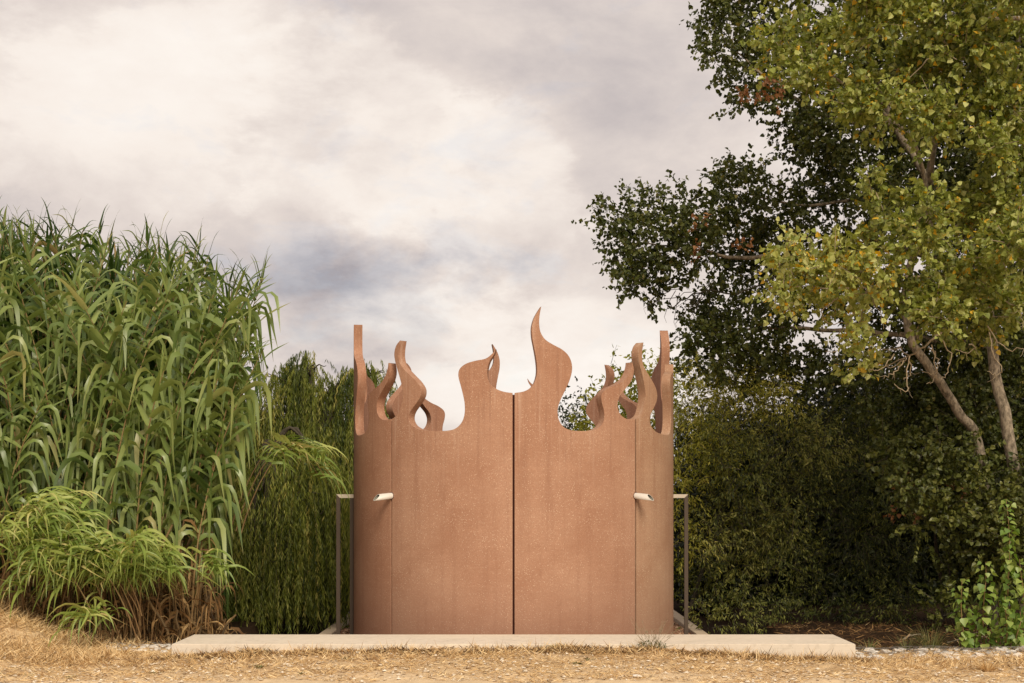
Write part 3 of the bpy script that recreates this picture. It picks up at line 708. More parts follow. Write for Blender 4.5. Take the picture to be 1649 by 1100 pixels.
# --- poplar standing behind, its backlit shade put into darker leaf colours
random.seed(21)
pop = empty('poplar_tree', (at(1600, 1000, 19.5)[0], 19.5, 0)); tag(pop, 'tall dark poplar with a long limb reaching left over the pavilion side', 'tree')
base = np.array(pop.location)
DARK = [(998, 352, 34), (1040, 338, 36), (1000, 400, 28), (1020, 425, 36), (1062, 395, 46), (1052, 455, 38), (1008, 462, 22), (1110, 352, 44), (1122, 405, 44), (1178, 385, 50), (1168, 300, 34), (1205, 305, 40), (1190, 270, 12), (1248, 335, 36), (1196, 440, 34), (1245, 400, 46),
        (1128, 520, 34), (1165, 492, 42), (1150, 560, 44), (1112, 580, 28), (1212, 545, 58), (1258, 480, 52), (1180, 610, 44), (1250, 600, 40), (1290, 610, 34), (1330, 590, 40), (1300, 335, 40), (1300, 410, 40),
        (1158, 45, 34), (1150, 15, 30), (1182, 85, 40), (1205, 135, 40), (1222, 165, 20), (1192, 162, 16), (1272, 200, 28), (1300, 240, 46), (1345, 200, 60), (1400, 270, 70), (1345, 290, 46), (1440, 350, 60), (1230, 20, 50), (1290, 160, 50), (1250, 100, 50),
        (1420, 150, 80), (1500, 250, 80), (1360, 60, 70), (1480, 60, 80), (1560, 160, 80), (1620, 260, 90), (1540, 340, 80), (1600, 60, 80), (1370, 480, 46), (1440, 540, 54), (1500, 480, 60), (1520, 600, 70), (1580, 520, 70), (1640, 430, 80), (1640, 600, 90), (1400, 620, 50), (1450, 660, 60), (1560, 680, 70), (1640, 720, 70), (1380, 400, 40),
        (1700, 150, 110), (1720, 350, 110), (1720, 550, 110), (1200, -60, 70), (1330, -80, 90), (1480, -90, 100), (1640, -80, 110), (1790, 20, 140)]
g = Geo(); gt = Geo()
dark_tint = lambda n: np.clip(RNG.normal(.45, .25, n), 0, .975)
for x, y, rr in DARK:
    big_ = x > 1440
    for sub in range(2 if big_ else 1):
        c = at(x + random.uniform(-8, 8), y, 19.3 + random.uniform(-.8, .8) + sub * .9 + (0 if not big_ else .3)); r = rr / PK * 19.3
        dens_ = 3.4 if not big_ else 2.2
        nt_ = int(dens_ * (rr ** 2) / 85)
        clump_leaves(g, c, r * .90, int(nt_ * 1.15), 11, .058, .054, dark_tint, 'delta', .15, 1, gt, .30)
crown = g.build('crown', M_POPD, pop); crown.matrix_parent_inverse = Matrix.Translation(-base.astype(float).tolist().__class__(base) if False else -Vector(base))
gt_o = gt.build('twigs', M_DKTWIG, pop); gt_o.matrix_parent_inverse = Matrix.Translation(-Vector(base))
g = Geo()
for (x, y, rr) in ((1200, 160, 12), (1212, 155, 10), (1226, 128, 11), (1244, 160, 12), (1130, 355, 8), (1128, 402, 8), (1195, 402, 9), (1255, 140, 7)):
    clump_leaves(g, at(x, y, 18.3), rr / PK * 18, 5, 6, .06, .045, lambda n: RNG.random(n), 'delta', .3, 1, None, .12)
o = g.build('withered_leaves', M_ORANGE, pop); o.matrix_parent_inverse = Matrix.Translation(-Vector(base))
def part(geo, name, m, parent, smooth=True):
    o = geo.build(name, m, parent, smooth)
    if name in ('twigs', 'bare_twigs', 'strands'): o['kind'] = 'stuff'
    o.matrix_parent_inverse = Matrix.Translation(-Vector(parent.location)); return o
g = Geo(); limb(g, [at(1652, 1005, 18.2), at(1632, 760, 18.0), at(1604, 600, 18.2), at(1575, 420, 18.9), at(1500, 300, 19.6), at(1430, 180, 19.5), at(1380, 40, 19.4)], .09, .045); part(g, 'trunk', M_BARK, pop)
for pts, r0 in (([at(1560, 440, 19.6), at(1440, 400, 19.4), at(1310, 410, 19.2), at(1190, 415, 19.1), at(1120, 400, 19.0), at(1030, 390, 19)], .06),
                ([at(1500, 300, 19.6), at(1400, 320, 19.4), at(1280, 330, 19.2), at(1200, 310, 19)], .04),
                ([at(1440, 200, 19.5), at(1340, 190, 19.3), at(1240, 130, 19.2), at(1170, 70, 19)], .045),
                ([at(1590, 560, 19.5), at(1450, 540, 19.3), at(1320, 530, 19.1), at(1210, 530, 19), at(1140, 560, 19)], .05),
                ([at(1300, 410, 19.2), at(1200, 470, 19.0), at(1130, 470, 18.8), at(1075, 497, 18.7)], .014),
                ([at(1560, 430, 19.6), at(1620, 250, 19.5), at(1640, 60, 19.5), at(1650, -80, 19.4)], .08)):
    g = Geo(); limb(g, pts, r0, .008, 6); part(g, 'branch', M_DKTWIG if r0 < .03 else M_BARK, pop)
g = Geo()     # bare drooping twiglets under the long limb
for k in range(16):
    a = at(random.uniform(1085, 1150), random.uniform(455, 485), 18.7); e = a + np.array((-random.uniform(.05, .45), random.uniform(-.1, .1), -random.uniform(.02, .42)))
    g.tube([a, (a + e) / 2 + (0, 0, .05), e, e + (.03, 0, -.08)], [.006, .005, .003, .002], 3)
part(g, 'bare_twigs', M_DKTWIG, pop)

# --- nearer poplar with sunlit, yellowing leaves
pop2 = empty('poplar_tree', (at(1600, 1000, 20.0)[0], 20.0, 0)); tag(pop2, 'nearer poplar with lit yellow green leaves and bare hanging twigs, at the right edge', 'tree')
LIT = [(1290, 60, 44), (1250, 75, 36), (1300, 115, 46), (1350, 70, 50), (1400, 40, 50), (1480, 110, 60), (1420, 175, 56), (1370, 135, 36), (1500, 190, 56), (1560, 80, 70), (1620, 60, 60), (1600, 165, 66), (1585, 235, 30), (1640, 240, 56), (1460, 20, 50), (1380, 165, 36), (1530, 20, 56), (1600, 235, 30),
       (1408, 300, 26), (1425, 345, 40), (1478, 385, 50), (1398, 395, 34), (1550, 345, 50), (1600, 330, 60), (1640, 390, 64), (1560, 430, 66), (1500, 330, 36),
       (1262, 425, 30), (1300, 440, 40), (1262, 470, 28), (1345, 425, 42), (1345, 480, 36), (1400, 460, 44), (1300, 490, 30), (1262, 500, 16), (1380, 520, 28), (1460, 470, 50), (1520, 500, 50), (1600, 500, 56), (1555, 545, 30), (1640, 490, 44), (1275, 395, 22),
       (1392, 565, 24), (1370, 598, 17), (1408, 590, 16), (1360, 612, 11),
       (1710, 120, 80), (1710, 260, 80), (1710, 400, 80), (1280, -40, 60), (1400, -60, 80), (1540, -70, 90), (1680, -50, 90)]
g = Geo(); gt = Geo()
lit_tint = lambda n: np.where(RNG.random(n) < .035, RNG.uniform(.955, 1, n), np.clip(RNG.normal(.5, .22, n), 0, .92))
yel_tint = lambda n: np.where(RNG.random(n) < .10, RNG.uniform(.955, 1, n), np.clip(RNG.normal(.68, .18, n), 0, .93))
for x, y, rr in LIT:
    c = at(x, y, 16.2 + random.uniform(-1.0, 1.0)); r = rr / PK * 16.2
    sparse = y > 380 and x < 1420
    nt_ = int((1.8 if sparse else 1.75) * rr ** 2 / 75)
    clump_leaves(g, c, r * .66, int(nt_ * 1.25), 11, .064, .060, yel_tint if sparse else lit_tint, 'delta', .12, .9, gt, .28)
part(g, 'crown', M_POPL, pop2, False); part(gt, 'twigs', M_TWIG, pop2)
g = Geo(); limb(g, [at(1600, 1005, 18.6), at(1580, 740, 18.2), at(1545, 660, 18.0), at(1492, 585, 18.0), at(1455, 500, 18.0), at(1480, 360, 17.8), at(1510, 200, 17.2), at(1510, 20, 16.9)], .07, .04); part(g, 'trunk', M_BARK, pop2)
for pts, r0 in (([at(1620, 440, 16.9), at(1560, 440, 16.5), at(1470, 448, 16.1), at(1430, 458, 16.0), at(1385, 464, 15.9), at(1340, 465, 15.9), at(1270, 462, 15.9)], .026),
                ([at(1430, 458, 16.0), at(1395, 440, 15.9), at(1340, 425, 15.8), at(1270, 400, 15.8)], .013),
                ([at(1400, 458, 15.9), at(1380, 500, 15.9), at(1350, 540, 15.8)], .012),
                ([at(1660, 30, 16.5), at(1540, 36, 16.2), at(1480, 37, 16.1)], .03), ([at(1545, 36, 16.2), at(1510, 80, 16.1), at(1465, 125, 16.0)], .016),
                ([at(1500, 380, 17.0), at(1480, 250, 16.6), at(1420, 180, 16.4), at(1340, 120, 16.2), at(1280, 70, 16.1)], .035),
                ([at(1520, 530, 16.3), at(1500, 550, 16.2), at(1465, 573, 16.1), at(1425, 590, 16.0)], .016)):
    g = Geo(); limb(g, pts, r0, .006, 6); part(g, 'branch', M_TWIG if r0 < .03 else M_BARK, pop2)
# the bare hooked twigs that hang below the lit crown
HOOK = [[(1398, 465), (1385, 510), (1370, 545), (1350, 565), (1330, 566)], [(1398, 465), (1415, 500), (1423, 530)], [(1350, 480), (1325, 500), (1328, 515), (1350, 522), (1375, 515)], [(1465, 573), (1460, 600), (1462, 625), (1450, 628), (1440, 618)],
        [(1455, 580), (1440, 600), (1425, 605)], [(1500, 555), (1508, 590), (1505, 612), (1492, 618)], [(1515, 545), (1530, 570), (1525, 600), (1515, 612)], [(1495, 560), (1510, 580), (1505, 600), (1485, 598)], [(1560, 555), (1570, 560), (1555, 568), (1538, 563)],
        [(1590, 525), (1605, 550), (1625, 562), (1649, 562)], [(1593, 535), (1600, 570), (1612, 595), (1605, 604), (1590, 598)], [(1620, 485), (1640, 500), (1649, 520)], [(1480, 520), (1490, 510), (1505, 505)], [(1480, 525), (1475, 540), (1490, 560)], [(1465, 573), (1450, 560), (1430, 562), (1415, 560)], [(1460, 578), (1440, 590), (1428, 590)], [(1464, 575), (1466, 600), (1456, 612)], [(1440, 570), (1420, 592), (1400, 596)]]
g = Geo()
for h in HOOK:
    D0 = 15.8 + random.uniform(-.25, .25)
    limb(g, [at(x, y, D0 + random.uniform(-.04, .04)) for x, y in h], .0085, .004, 5, 4)
for k in range(40):
    h = random.choice(HOOK); i = random.randrange(len(h) - 1); a = at(*h[i + 1], 15.8); e = a + np.array((random.uniform(-.09, .09), random.uniform(-.1, .1), random.uniform(-.12, .04)))
    g.tube([a, (a + e) / 2 + (0, 0, -.02), e], [.004, .003, .002], 3)
part(g, 'bare_twigs', M_TWIG, pop2)

# ------------------------------------------------------------------ willows
def willow(label, px, D, crown_px, n_str, groundz=-.2, tmin=0.0, tmax=1.0, sway=0.0, name='willow_tree'):
    """crown_px: list of (x, y, half width px) arch tops; strands hang from points on those arches"""
    x0 = (px - CX) / FPX * D
    r = empty(name, (x0, D, 0)); tag(r, label, 'tree')
    g = Geo(); gt = Geo(); gb = Geo()
    limb(gb, [(x0, D, 0), (x0 + .05, D, 1.2), (x0 - .05, D, 2.2)], .08, .05); part(gb, 'trunk', M_DKTWIG, r)
    for (cx_, cy_, hw) in crown_px:
        c = at(cx_, cy_, D); hwm = hw / FPX * D
        for b_ in range(5):
            a = b_ / 5 * 2 * PI + random.random(); e = c + np.array((math.cos(a) * hwm * .8, math.sin(a) * hwm * .8, -.85 * hwm))
            gb = Geo(); limb(gb, [(x0 - .05, D, 2.1), (np.array((x0, D, 2.2)) + c) / 2 + (0, 0, .25), c + (e - c) * .3 - (0, 0, .22), e], .03, .005, 5)
            part(gb, 'branch', M_DKTWIG, r)
        k = int(n_str * hw / 60)
        ka = max(3, k // 7); ai = RNG.integers(0, ka, k); a = RNG.uniform(0, 2 * PI, ka)[ai] + RNG.normal(0, .30, k); q_ = np.clip(np.sqrt(RNG.random(ka))[ai] + RNG.normal(0, .12, k), 0, 1.1); gt_ = RNG.normal(.46, .2, ka)[ai]
        top = np.stack((c[0] + np.cos(a) * q_ * hwm, c[1] + np.sin(a) * q_ * hwm, c[2] - .55 * hwm * q_ ** 2.2 - RNG.random(k) * .35), -1)
        Lmax = np.maximum(.3, top[:, 2] - groundz)
        Ls = np.minimum(Lmax * RNG.uniform(.75, 1, k), RNG.uniform(.5, 3.2, k))
        for i in range(k):
            m = max(8, int(Ls[i] / .0155)); s = np.linspace(0, Ls[i], m)
            sw = RNG.normal(0, .12); ph = RNG.uniform(0, 6)
            out_ = np.array((math.cos(a[i]), math.sin(a[i]))) * (.10 + .12 * q_[i])
            off = (1 - np.exp(-s * 2.2)) * (1 + .8 * (q_[i] > .8))
            Px = top[i, 0] + out_[0] * off + sw * s * .5 + .02 * np.sin(s * 4 + ph) + sway * s; Py = top[i, 1] + out_[1] * off + .02 * np.cos(s * 3 + ph)
            Pz = top[i, 2] + .10 * np.sin(np.minimum(s * 5, PI)) - s
            P = np.stack((Px, Py, Pz), -1)
            A = rv(m) * .42 + np.array((0, 0, -.9)); tint0 = gt_[i] + RNG.normal(0, .16)
            g.leaves(P + rv(m) * .012, A, rv(m) + (0, -.4, 0), RNG.uniform(.06, .115, m), .0125, np.clip(tint0 + RNG.normal(0, .15, m), 0, 1))
            if i % 3 == 0: gt.tube(P[::max(1, m // 5)], .0025, 3)
    part(g, 'foliage', M_WILLOW, r, False); part(gt, 'strands', M_DKTWIG, r); return r
random.seed(31)
willow('weeping willow just left of the red pavilion, its strands reaching the ground', 505, 21.0, [(498, 560, 34), (452, 578, 30), (474, 590, 30), (532, 602, 26), (562, 584, 24), (596, 572, 30), (420, 640, 50), (480, 660, 70), (560, 665, 60)], 170)
willow('nearer dark willow curtain between the reeds and the pavilion kerb', 430, 19.3, [(430, 740, 60), (490, 745, 60), (400, 830, 50), (455, 850, 60), (495, 790, 36), (505, 700, 34)], 140, -.2)
willow('thin willow top showing between the flames at the back left of the pavilion', 612, 24.5, [(603, 590, 20), (628, 640, 16), (595, 640, 30)], 130)

# ------------------------------------------------------------------ bushes on the right
def bush(name, label, D, lst, m, tintf, dens_, Ln, Wd, shape='lance', dj=.5, cat='bush', droop=.5, base_px=None, stems=5, per=13, spread=.34):
    cx_ = sum(p[0] for p in lst) / len(lst) if base_px is None else base_px
    x0 = (cx_ - CX) / FPX * D
    r = empty(name, (x0, D, 0)); tag(r, label, cat)
    g = Geo(); gt = Geo()
    for x, y, rr in lst:
        c = at(x, y, D + random.uniform(-dj, dj)); rm = rr / PK * D; sh_ = random.uniform(-.2, .2)
        clump_leaves(g, c, rm * .80, int(dens_ * rr ** 2 / 80), per, Ln, Wd, (lambda n, f=tintf, a=sh_: np.clip(f(n) + a, 0, .95)), shape, droop, 1, gt, spread)
    part(g, 'foliage', m, r, False); part(gt, 'twigs', M_DKTWIG, r)
    for k in range(stems):
        x, y, rr = lst[random.randrange(len(lst))]
        gb = Geo(); e = at(x, y, D + .4); limb(gb, [(x0 + random.uniform(-.3, .3), D + .7, 0), (x0 * .6 + e[0] * .4, D + .7, e[2] * .45), e], .03, .008, 6); part(gb, 'stem', M_DKTWIG, r)
    return r
random.seed(41)
n_t = lambda mu, sd: (lambda n: np.clip(RNG.normal(mu, sd, n), 0, 1))
bush('bush', 'pale yellow green bush against the right side of the red pavilion', 18.7, [(1100, 640, 44), (1085, 700, 46), (1140, 630, 36), (1185, 625, 30), (1130, 690, 55), (1190, 670, 50), (1240, 650, 44), (1160, 740, 50), (1090, 770, 50), (1085, 850, 40), (1110, 880, 30), (1112, 610, 20), (1160, 600, 18), (1220, 610, 20), (1270, 640, 30), (1110, 790, 30)], M_BUSHL, n_t(.6, .3), 3.0, .062, .015, dj=.35, stems=1)
bush('bush', 'low light green bush behind the right kerb', 22.5, [(1120, 925, 40), (1165, 955, 36), (1175, 1000, 34), (1150, 980, 20), (1105, 900, 26), (1100, 940, 20)], M_BUSHL, n_t(.22, .2), 4.2, .05, .012)
bush('bush', 'olive green bush with drooping clumps of narrow leaves, right of the guard frame', 18.6, [(1200, 760, 56), (1170, 820, 48), (1215, 850, 56), (1260, 720, 56), (1180, 900, 40), (1225, 920, 34), (1205, 950, 20), (1290, 790, 56), (1260, 840, 40), (1150, 870, 26), (1165, 700, 40), (1320, 720, 50), (1150, 930, 34), (1185, 985, 30), (1240, 975, 30), (1140, 1000, 26), (1215, 1010, 26), (1270, 900, 34)], M_BUSH, n_t(.6, .24), 3.6, .062, .018, droop=.5, stems=1)
bush('bush', 'dark green bush with hanging sprays above the slab end', 19.4, [(1340, 800, 56), (1380, 860, 44), (1370, 930, 34), (1350, 980, 26), (1400, 760, 56), (1440, 830, 50), (1420, 980, 34), (1390, 910, 30), (1330, 700, 60), (1400, 690, 60), (1370, 1000, 24), (1300, 960, 30), (1440, 930, 34), (1480, 900, 34), (1250, 985, 24), (1460, 985, 22), (1330, 1010, 20), (1290, 1005, 26), (1410, 1005, 26), (1490, 985, 26), (1300, 900, 40), (1350, 1000, 24), (1440, 1010, 18)], M_BUSH, n_t(.36, .22), 3.4, .064, .018, droop=.6, stems=1)
bush('bush', 'broad dark leafy bush below the poplar trunks', 17.9, [(1560, 740, 26), (1615, 758, 24), (1500, 735, 30), (1470, 770, 44), (1530, 790, 50), (1600, 810, 50), (1560, 850, 50), (1610, 870, 44), (1500, 830, 40), (1440, 720, 36), (1640, 900, 50), (1700, 800, 80), (1590, 930, 36), (1540, 930, 34), (1520, 985, 24)], M_POPD, (lambda n: np.clip(RNG.normal(.6, .22, n), 0, .93)), 3.0, .06, .056, 'delta', droop=.2)
g_o = Geo()
for (x, y, rr) in ((1462, 780, 10), (1478, 835, 7), (1440, 828, 5), (1545, 790, 14), (1560, 800, 10), (1572, 828, 7), (1440, 775, 6), (1640, 830, 9), (1585, 895, 6), (1530, 785, 8)):
    clump_leaves(g_o, at(x, y, 18.1), rr / PK * 18, 4, 5, .055, .045, lambda n: RNG.random(n), 'delta', .3, 1, None, .10)
bb = [o for o in COL.objects if o.get('label') == 'broad dark leafy bush below the poplar trunks'][0]
part(g_o, 'withered_leaves', M_ORANGE, bb, False)

# far trees seen through the flames and closing the view
def far_tree(label, px, D, lst, m=M_FAR, dens_=3.0, name='far_tree'):
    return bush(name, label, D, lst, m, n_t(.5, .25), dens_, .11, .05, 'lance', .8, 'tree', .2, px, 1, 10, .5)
far_tree('distant upright poplar top in the gap right of the tallest flame', 905, 34, [(908, 640, 12), (905, 665, 18), (912, 690, 20), (903, 720, 24), (925, 715, 20)])
far_tree('distant slim dark tree beside the upright poplar, seen through the crown', 942, 36, [(943, 632, 7), (942, 648, 11), (944, 668, 15), (946, 690, 20), (940, 720, 24)])
far_tree('distant slender tree with a pointed top between two flames', 925, 37, [(927, 645, 6), (928, 660, 10), (926, 680, 16), (926, 705, 22)])
far_tree('loose yellow green tree rising behind the right hand flames', 1010, 27, [(980, 655, 22), (960, 680, 30), (1000, 640, 28), (1020, 615, 22), (1045, 605, 26), (1050, 640, 34), (1010, 670, 34), (990, 605, 7), (985, 590, 6), (1015, 590, 8), (1060, 585, 14), (940, 700, 30), (980, 710, 40), (1040, 690, 40), (1070, 620, 30)], M_BUSHL, 2.4)
# wood closing the view: one mass nobody could count, left of and right of the pavilion
def wood(name, spans, D0, D1, n, seed):
    rg = np.random.default_rng(seed); g = Geo()
    for (xa, xb, ya) in spans:
        k = int(n * (xb - xa) / 300)
        for i in range(k):
            D = rg.uniform(D0, D1); px = rg.uniform(xa, xb); top = ya + rg.uniform(0, 40)
            y = top + rg.random() ** .8 * (1030 - top)
            m = 150
            P = at(px, y, D) + rg.normal(0, .32, (m, 3)); P[:, 2] = np.maximum(P[:, 2], .02)
            g.leaves(P, rg.normal(size=(m, 3)) + (0, 0, -.5), rg.normal(size=(m, 3)), .13, .06, np.clip(rg.normal(.4, .25, m), 0, 1))
    return tag(g.build(name, M_FAR), kind='stuff')
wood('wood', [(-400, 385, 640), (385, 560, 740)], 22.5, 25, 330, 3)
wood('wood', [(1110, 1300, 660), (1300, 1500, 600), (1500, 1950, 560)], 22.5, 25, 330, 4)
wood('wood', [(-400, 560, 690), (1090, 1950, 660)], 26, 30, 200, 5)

# ------------------------------------------------------------------ poplar saplings with big bright leaves
def sap_leaf():
    T = [(0, 0), (.02, .30), (.18, .50), (.45, .44), (.62, .27), (1, 0), (.62, -.27), (.45, -.44), (.18, -.50), (.02, -.30)]
    V = [(x, y, abs(y) * .22 - .12 * x * x) for x, y in T] + [(.45, 0, -.03)]
    F = [(10, i, (i + 1) % 10) for i in range(10)]
    g = Geo(); g.add(V, tris=F); return g.mesh('leaf', M_SAPL, smooth=True)
SL = sap_leaf()
def sapling(px, D, top_px, label, seed, lean=0.0, w=1.0):
    rr = random.Random(seed); x = (px - CX) / FPX * D; z0 = float(gz(x, D)); H = EYE + (HY - top_px) / FPX * D - z0
    r = empty('poplar_sapling', (x, D, z0)); tag(r, label, 'sapling', 'poplar saplings at the right edge')
    n = 9; t_ = np.linspace(0, 1, n); sp = np.stack((lean * t_ + .02 * np.sin(t_ * 6 + seed), .03 * np.cos(t_ * 5), H * t_), -1)
    g = Geo(); g.tube(sp, np.linspace(.010, .003, n), 6); g.build('stem', M_CULM, r, smooth=True)
    k = int(H / .014)
    for i in range(k):
        tt = .04 + .96 * i / k; p = np.array([np.interp(tt, t_, sp[:, j]) for j in range(3)]); yaw = i * 2.4 + rr.gauss(0, .4)
        off = rr.uniform(.015, .075) * w; s = rr.uniform(.06, .105) * (1 - .4 * tt ** 4)
        p = p + (math.cos(yaw) * off, math.sin(yaw) * off, rr.uniform(0, .04))
        o = link('leaf', SL, r)
        o.matrix_local = Matrix.Translation(p) @ Matrix.Rotation(yaw, 4, 'Z') @ Matrix.Rotation(R_(rr.uniform(10, 75)), 4, 'Y') @ Matrix.Rotation(rr.gauss(0, .5), 4, 'X') @ Matrix.Scale(s, 4)
sapling(1552, 15.45, 935, 'slim short poplar sapling standing leftmost of the saplings', 1, -.03)
sapling(1585, 15.5, 905, 'leafy poplar sapling of middle height, between the slim one and the tallest', 2, .0, 1.2)
sapling(1628, 15.6, 803, 'tallest poplar sapling, reddish stem rising above the others', 3, -.06, 1.0)
sapling(1604, 15.7, 955, 'low poplar sapling tucked behind the middle ones', 4, .02, 1.2)
sapling(1645, 15.4, 900, 'poplar sapling at the edge of the photo, in front of the tallest', 5, .0, 1.3)
sapling(1618, 15.35, 960, 'short bushy poplar sapling in front of the tallest one', 6, .02, 1.4)
sapling(1570, 15.6, 985, 'smallest poplar sapling, at the foot of the slim one', 7, .02, 1.2)
sapling(1668, 15.5, 860, 'poplar sapling cut by the right edge', 8, -.02, 1.3)
sapling(1638, 15.3, 985, 'lowest leafy sapling before the edge saplings', 9, .02, 1.5)

# ------------------------------------------------------------------ stone mattresses either side of the slab
def stone_mesh(seed):
    rg = np.random.default_rng(seed); bm = bmesh.new(); bmesh.ops.create_icosphere(bm, subdivisions=1, radius=1)
    for v in bm.verts:
        v.co = Vector(v.co) * (1 + rg.uniform(-.28, .22)); v.co.z = v.co.z * .55 if v.co.z < .3 else min(v.co.z, .62) * .8
    me = bpy.data.meshes.new('stone'); bm.to_mesh(me); bm.free(); me.materials.append(M_STONE if seed % 4 else M_STONE2); return me
SM = [stone_mesh(k) for k in range(8)]
def mattress(x0, x1, y0, y1, n, label, smin, smax):
    xm = (x0 + x1) / 2; r = empty('stone_mattress', (xm, (y0 + y1) / 2, 0)); tag(r, label, 'stone bed')
    rr = random.Random(int(x0 * 10)); placed = []
    for i in range(n * 6):
        if len(placed) >= n: break
        s = rr.uniform(smin, smax) * (1.2 if rr.random() < .15 else 1); x = rr.uniform(x0, x1); y = y0 + (y1 - y0) * rr.random() ** .75
        if any((x - a) ** 2 + (y - b_) ** 2 < ((s + c) * .62) ** 2 for a, b_, c in placed): continue
        placed.append((x, y, s))
    for x, y, s in placed:
        o = link('stone', rr.choice(SM), r); o.location = (x - xm, y - (y0 + y1) / 2, float(gz(x, y)) + .002 + .05 * max(0, (y - y0) / (y1 - y0) - .4))
        o.scale = (s, s * rr.uniform(.7, 1), s * rr.uniform(.5, .8)); o.rotation_euler = (rr.gauss(0, .15), rr.gauss(0, .15), rr.uniform(0, 6.3))
    g = Geo(); st = .12                                # twisted wire net laid over the stones
    nx = int((x1 - x0) / st); nyy = int((y1 - y0) / st)
    for i in range(nx):
        for j in range(nyy):
            a = (x0 + (i + .5 * (j % 2)) * st, y0 + j * st); b2 = (x0 + (i + .5 * ((j + 1) % 2)) * st, y0 + (j + 1) * st); c = (a[0] + st, a[1])
            for p, q_ in ((a, b2), (b2, (a[0] + st * (1 if j % 2 == 0 else 1), a[1]))):
                P = np.array([(p[0] - xm, p[1] - (y0 + y1) / 2, float(gz(p[0], p[1])) + .058), (q_[0] - xm, q_[1] - (y0 + y1) / 2, float(gz(q_[0], q_[1])) + .058)])
                g.tube(P, .0016, 3)
    g.build('wire_net', M_WIRE, r)
mattress(3.52, 6.4, 14.3, 15.28, 150, 'bed of pale stones under wire net, right of the slab end', .02, .085)
mattress(-4.35, -3.5, 14.75, 15.22, 50, 'narrow bed of pale grey stones left of the slab end, before the canes', .03, .07)
for (px, py, s, lb) in ((1024, 1086, .045, 'white stone lying in the straw in front of the slab, largest of the loose ones'), (1022, 1075, .028, 'small pale stone just behind the largest loose stone'), (960, 1072, .022, 'small white stone in the dirt left of the largest loose stone'),
                    (378, 1064, .035, 'pale flat stone in the straw below the left slab end'), (165, 1072, .022, 'small white stone on the bare path near the mound'), (1345, 1055, .02, 'little pale stone before the right slab end'), (690, 1064, .018, 'tiny pale stone in the straw before the middle of the slab')):
    D = EYE * FPX / (py - HY); D = min(D, 14.15) if py < 1066 else D
    x = (px - CX) / FPX * D; z = float(gz(x, D)); D = (EYE - z) * FPX / (py - HY); x = (px - CX) / FPX * D
    o = link('stone', SM[(px % 3) + 1]); o.location = (x, D, float(gz(x, D)) + s * .2); o.scale = (s, s * .7, s * .6); o.rotation_euler = (0, 0, px); tag(o, lb, 'stone', 'loose stones in the dirt')

# ------------------------------------------------------------------ straw, chips, grasses
def straw(n, xr, yr, Lr, Wd, lift, tm, name='straw', clump=0.5, zmin=None):
    x = RNG.uniform(*xr, n * 2); y = RNG.uniform(*yr, n * 2)
    keep = (vnoise(x * 3, y * 5, 9) + vnoise(x * 9, y * 12, 10) * .7 + RNG.uniform(-.4, .4, n * 2)) > (clump - .5)
    inslab = (np.abs(x) < 3.5) & (y > 14.2) & (y < 15.3)
    court = (np.abs(x) < 2.2) & (y > 15)
    x, y = x[keep & ~inslab & ~court][:n], y[keep & ~inslab & ~court][:n]; m = len(x)
    a = RNG.uniform(0, 2 * PI, m); Ln = RNG.uniform(*Lr, m); el = np.abs(RNG.normal(0, lift, m))
    A = np.stack((np.cos(a) * np.cos(el), np.sin(a) * np.cos(el), np.sin(el)), -1)
    P = np.stack((x, y, gz(x, y) + .004), -1)
    g = Geo(); g.leaves(P, A, rv(m) * .6 + (0, -.3, .8), Ln, Wd * RNG.uniform(.6, 1.5, m), np.clip(RNG.normal(tm, .33, m), 0, 1))
    return tag(g.build(name, M_STRAW), kind='stuff')
straw(42000, (-6.6, 6.6), (12.2, 15.25), (.03, .13), .0048, .28, .60)
straw(12000, (-6.8, 6.8), (13.4, 14.25), (.05, .16), .005, .5, .55, 'straw', .42)
straw(14000, (-7.2, -4.0), (13.6, 15.6), (.06, .2), .005, .45, .7, 'straw', .3)
straw(9000, (-3.6, 3.6), (13.8, 14.22), (.03, .09), .008, .4, .10, 'leaf_litter', .35)
straw(5000, (3.4, 8), (15.25, 19), (.06, .2), .007, .3, -.1, 'leaf_litter', .3)
straw(7000, (-7, -2.3), (15.2, 17), (.08, .25), .009, .5, .3, 'leaf_litter', .3)
pebbles(9000, (-6.2, 6.2), (12.2, 14.2), lambda x, y: gz(x, y) + .006, .005, .030, lambda n: RNG.random(n) ** .7, 'stone_chips', M_CHIP)
for k in range(3):                                   # fallen branches on the dark soil under the right hand trees
    D = random.uniform(15.8, 18.5); px = random.uniform(1320, 1560); x = (px - CX) / FPX * D; a = random.uniform(-.5, .5); l_ = random.uniform(.3, 1.1); z = float(gz(x, D)) + .03
    g = Geo(); limb(g, [(x, D, z), (x + l_ * .5 * math.cos(a), D + l_ * .5 * math.sin(a), z + random.uniform(.0, .07)), (x + l_ * math.cos(a), D + l_ * math.sin(a), z + random.uniform(0, .12))], random.uniform(.008, .016), .004, 6, 4)
    tag(g.build('fallen_branch', M_BARK, smooth=True), 'thin dead brown branch lying on the dark soil under the bushes right of the slab', 'branch', 'fallen branches under the bushes')
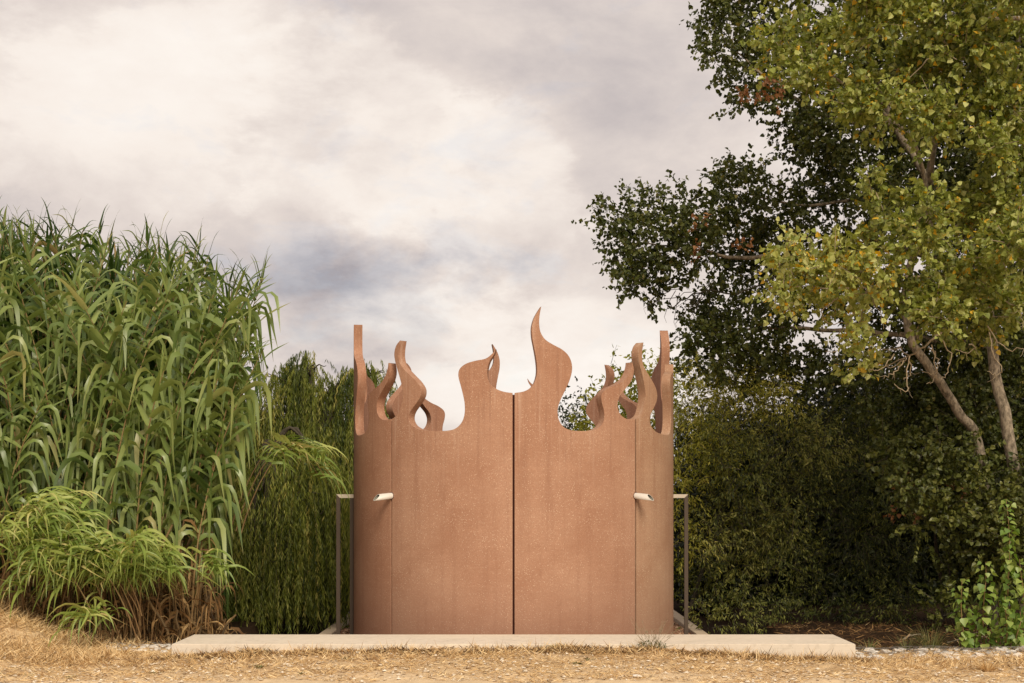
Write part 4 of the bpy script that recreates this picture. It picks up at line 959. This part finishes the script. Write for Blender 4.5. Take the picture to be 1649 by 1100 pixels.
def tuft(px, D, h, n, m, label, tint=(.5, .3), spread=.25, w=.006, cat='grass tuft', group=None, name='grass_tuft'):
    x = (px - CX) / FPX * D; z = float(gz(x, D)); r = empty(name, (x, D, z)); tag(r, label, cat, group)
    g = Geo()
    for i in range(n):
        a = random.uniform(0, 2 * PI); o_ = random.random() ** .6 * spread; H = h * random.uniform(.5, 1.1)
        p0 = np.array((math.cos(a) * spread * .15, math.sin(a) * spread * .15, -.01)); d = np.array((math.cos(a), math.sin(a), 0))
        P = [p0 + d * o_ * s ** 1.6 + np.array((0, 0, H * (s - .25 * s * s * (o_ / spread)))) for s in (0, .35, .7, 1)]
        sd = np.array((-d[1], d[0], 0)) + rv(1)[0] * .4; ww = [w, w * .9, w * .6, w * .1]
        V = [P[k] + sd * s * ww[k] / 2 for k in range(4) for s in (-1, 1)]
        g.add(V, quads=[(2 * k, 2 * k + 1, 2 * k + 3, 2 * k + 2) for k in range(3)], tint=min(1, max(0, random.gauss(*tint))))
    g.build('blades', m, r); return r
random.seed(51)
for px, D, h, n, lb in ((1500, 15.55, .38, 110, 'arching green grass tuft behind the stone bed, nearest the saplings'), (1460, 15.7, .25, 50, 'thin grass tuft behind the stone bed, right of the slab end'),
                    (1250, 15.9, .30, 60, 'wispy grass tuft behind the slab under the olive green bush'), (1290, 15.8, .26, 50, 'sparse grass tuft behind the slab near its right end'), (1210, 15.9, .22, 40, 'short grass tuft behind the slab beside the low bush'), (1400, 15.6, .18, 50, 'low grass tuft at the back corner of the slab end')):
    tuft(px, D, h, n, M_GRASS, lb, (.55, .3), .22 if px != 1500 else .4)
for px, D, h, n, lb in ((1470, 13.55, .13, 110, 'pale dry straw tuft before the stone bed, nearer the slab'), (1590, 13.35, .14, 150, 'pale dry straw tuft before the stone bed, below the saplings'), (175, 14.2, .16, 120, 'golden dry grass tuft at the foot of the mound'), (110, 13.9, .12, 90, 'dry grass tuft low on the mound'), (660, 13.6, .09, 80, 'flattened dry straw tuft before the left half of the slab'), (235, 14.3, .11, 80, 'dry grass tuft left of the slab end')):
    tuft(px, D, h, n, M_STRAW, lb, (.75, .2), .2, .004)
WEEDS = ((425, 14.15, .06), (560, 13.6, .05), (745, 13.5, .03), (418, 13.0, .05), (488, 12.7, .04), (945, 13.45, .04), (930, 13.2, .03), (1130, 14.1, .05), (870, 14.15, .05), (45, 12.8, .03), (250, 12.75, .03), (895, 14.1, .07), (1010, 13.9, .04), (115, 12.7, .03), (1225, 13.3, .03))
for px, D, h in WEEDS:
    where = 'against the front face of the slab' if D > 14 else 'in the straw in front of the slab'
    side = 'left' if px < 700 else ('middle' if px < 1000 else 'right')
    tuft(px, D, h, 26, M_GRASS, 'tiny green weed sprouting %s, towards its %s' % (where, side), (.3, .25), .09, .010, 'weed', 'tiny green weeds in the dirt', 'weed')
# branching dry weed in front of the slab
D = 14.05; x = (1050 - CX) / FPX * D; r = empty('dry_weed', (x, D, float(gz(x, D)))); tag(r, 'wiry branching weed with tiny seed heads growing against the slab, right of the middle', 'weed')
g = Geo(); gl = Geo()
for k in range(30):
    a = random.uniform(0, 2 * PI); e = np.array((math.cos(a) * random.uniform(.03, .3), math.sin(a) * .12, random.uniform(.05, .36)))
    p = [np.zeros(3), e * (.5, .5, .4) + rv(1)[0] * .015, e]; g.tube(p, [.0022, .0018, .001], 3)
    for j in range(4):
        q_ = e * random.uniform(.5, 1) + rv(1)[0] * .03; g.tube([e * .6, q_], [.0012, .0008], 3); gl.leaves(q_[None], rv(1), rv(1), .012, .006, .6)
g.build('stem', M_TWIG, r); gl.leaves(np.stack([rv(1)[0] * .1 * (1.3, .6, .4) + (0, 0, .05) for _ in range(160)]), rv(160) + (0, 0, .4), rv(160), .03, .01, RNG.random(160) * .6); gl.build('leaves', M_GRASS, r)
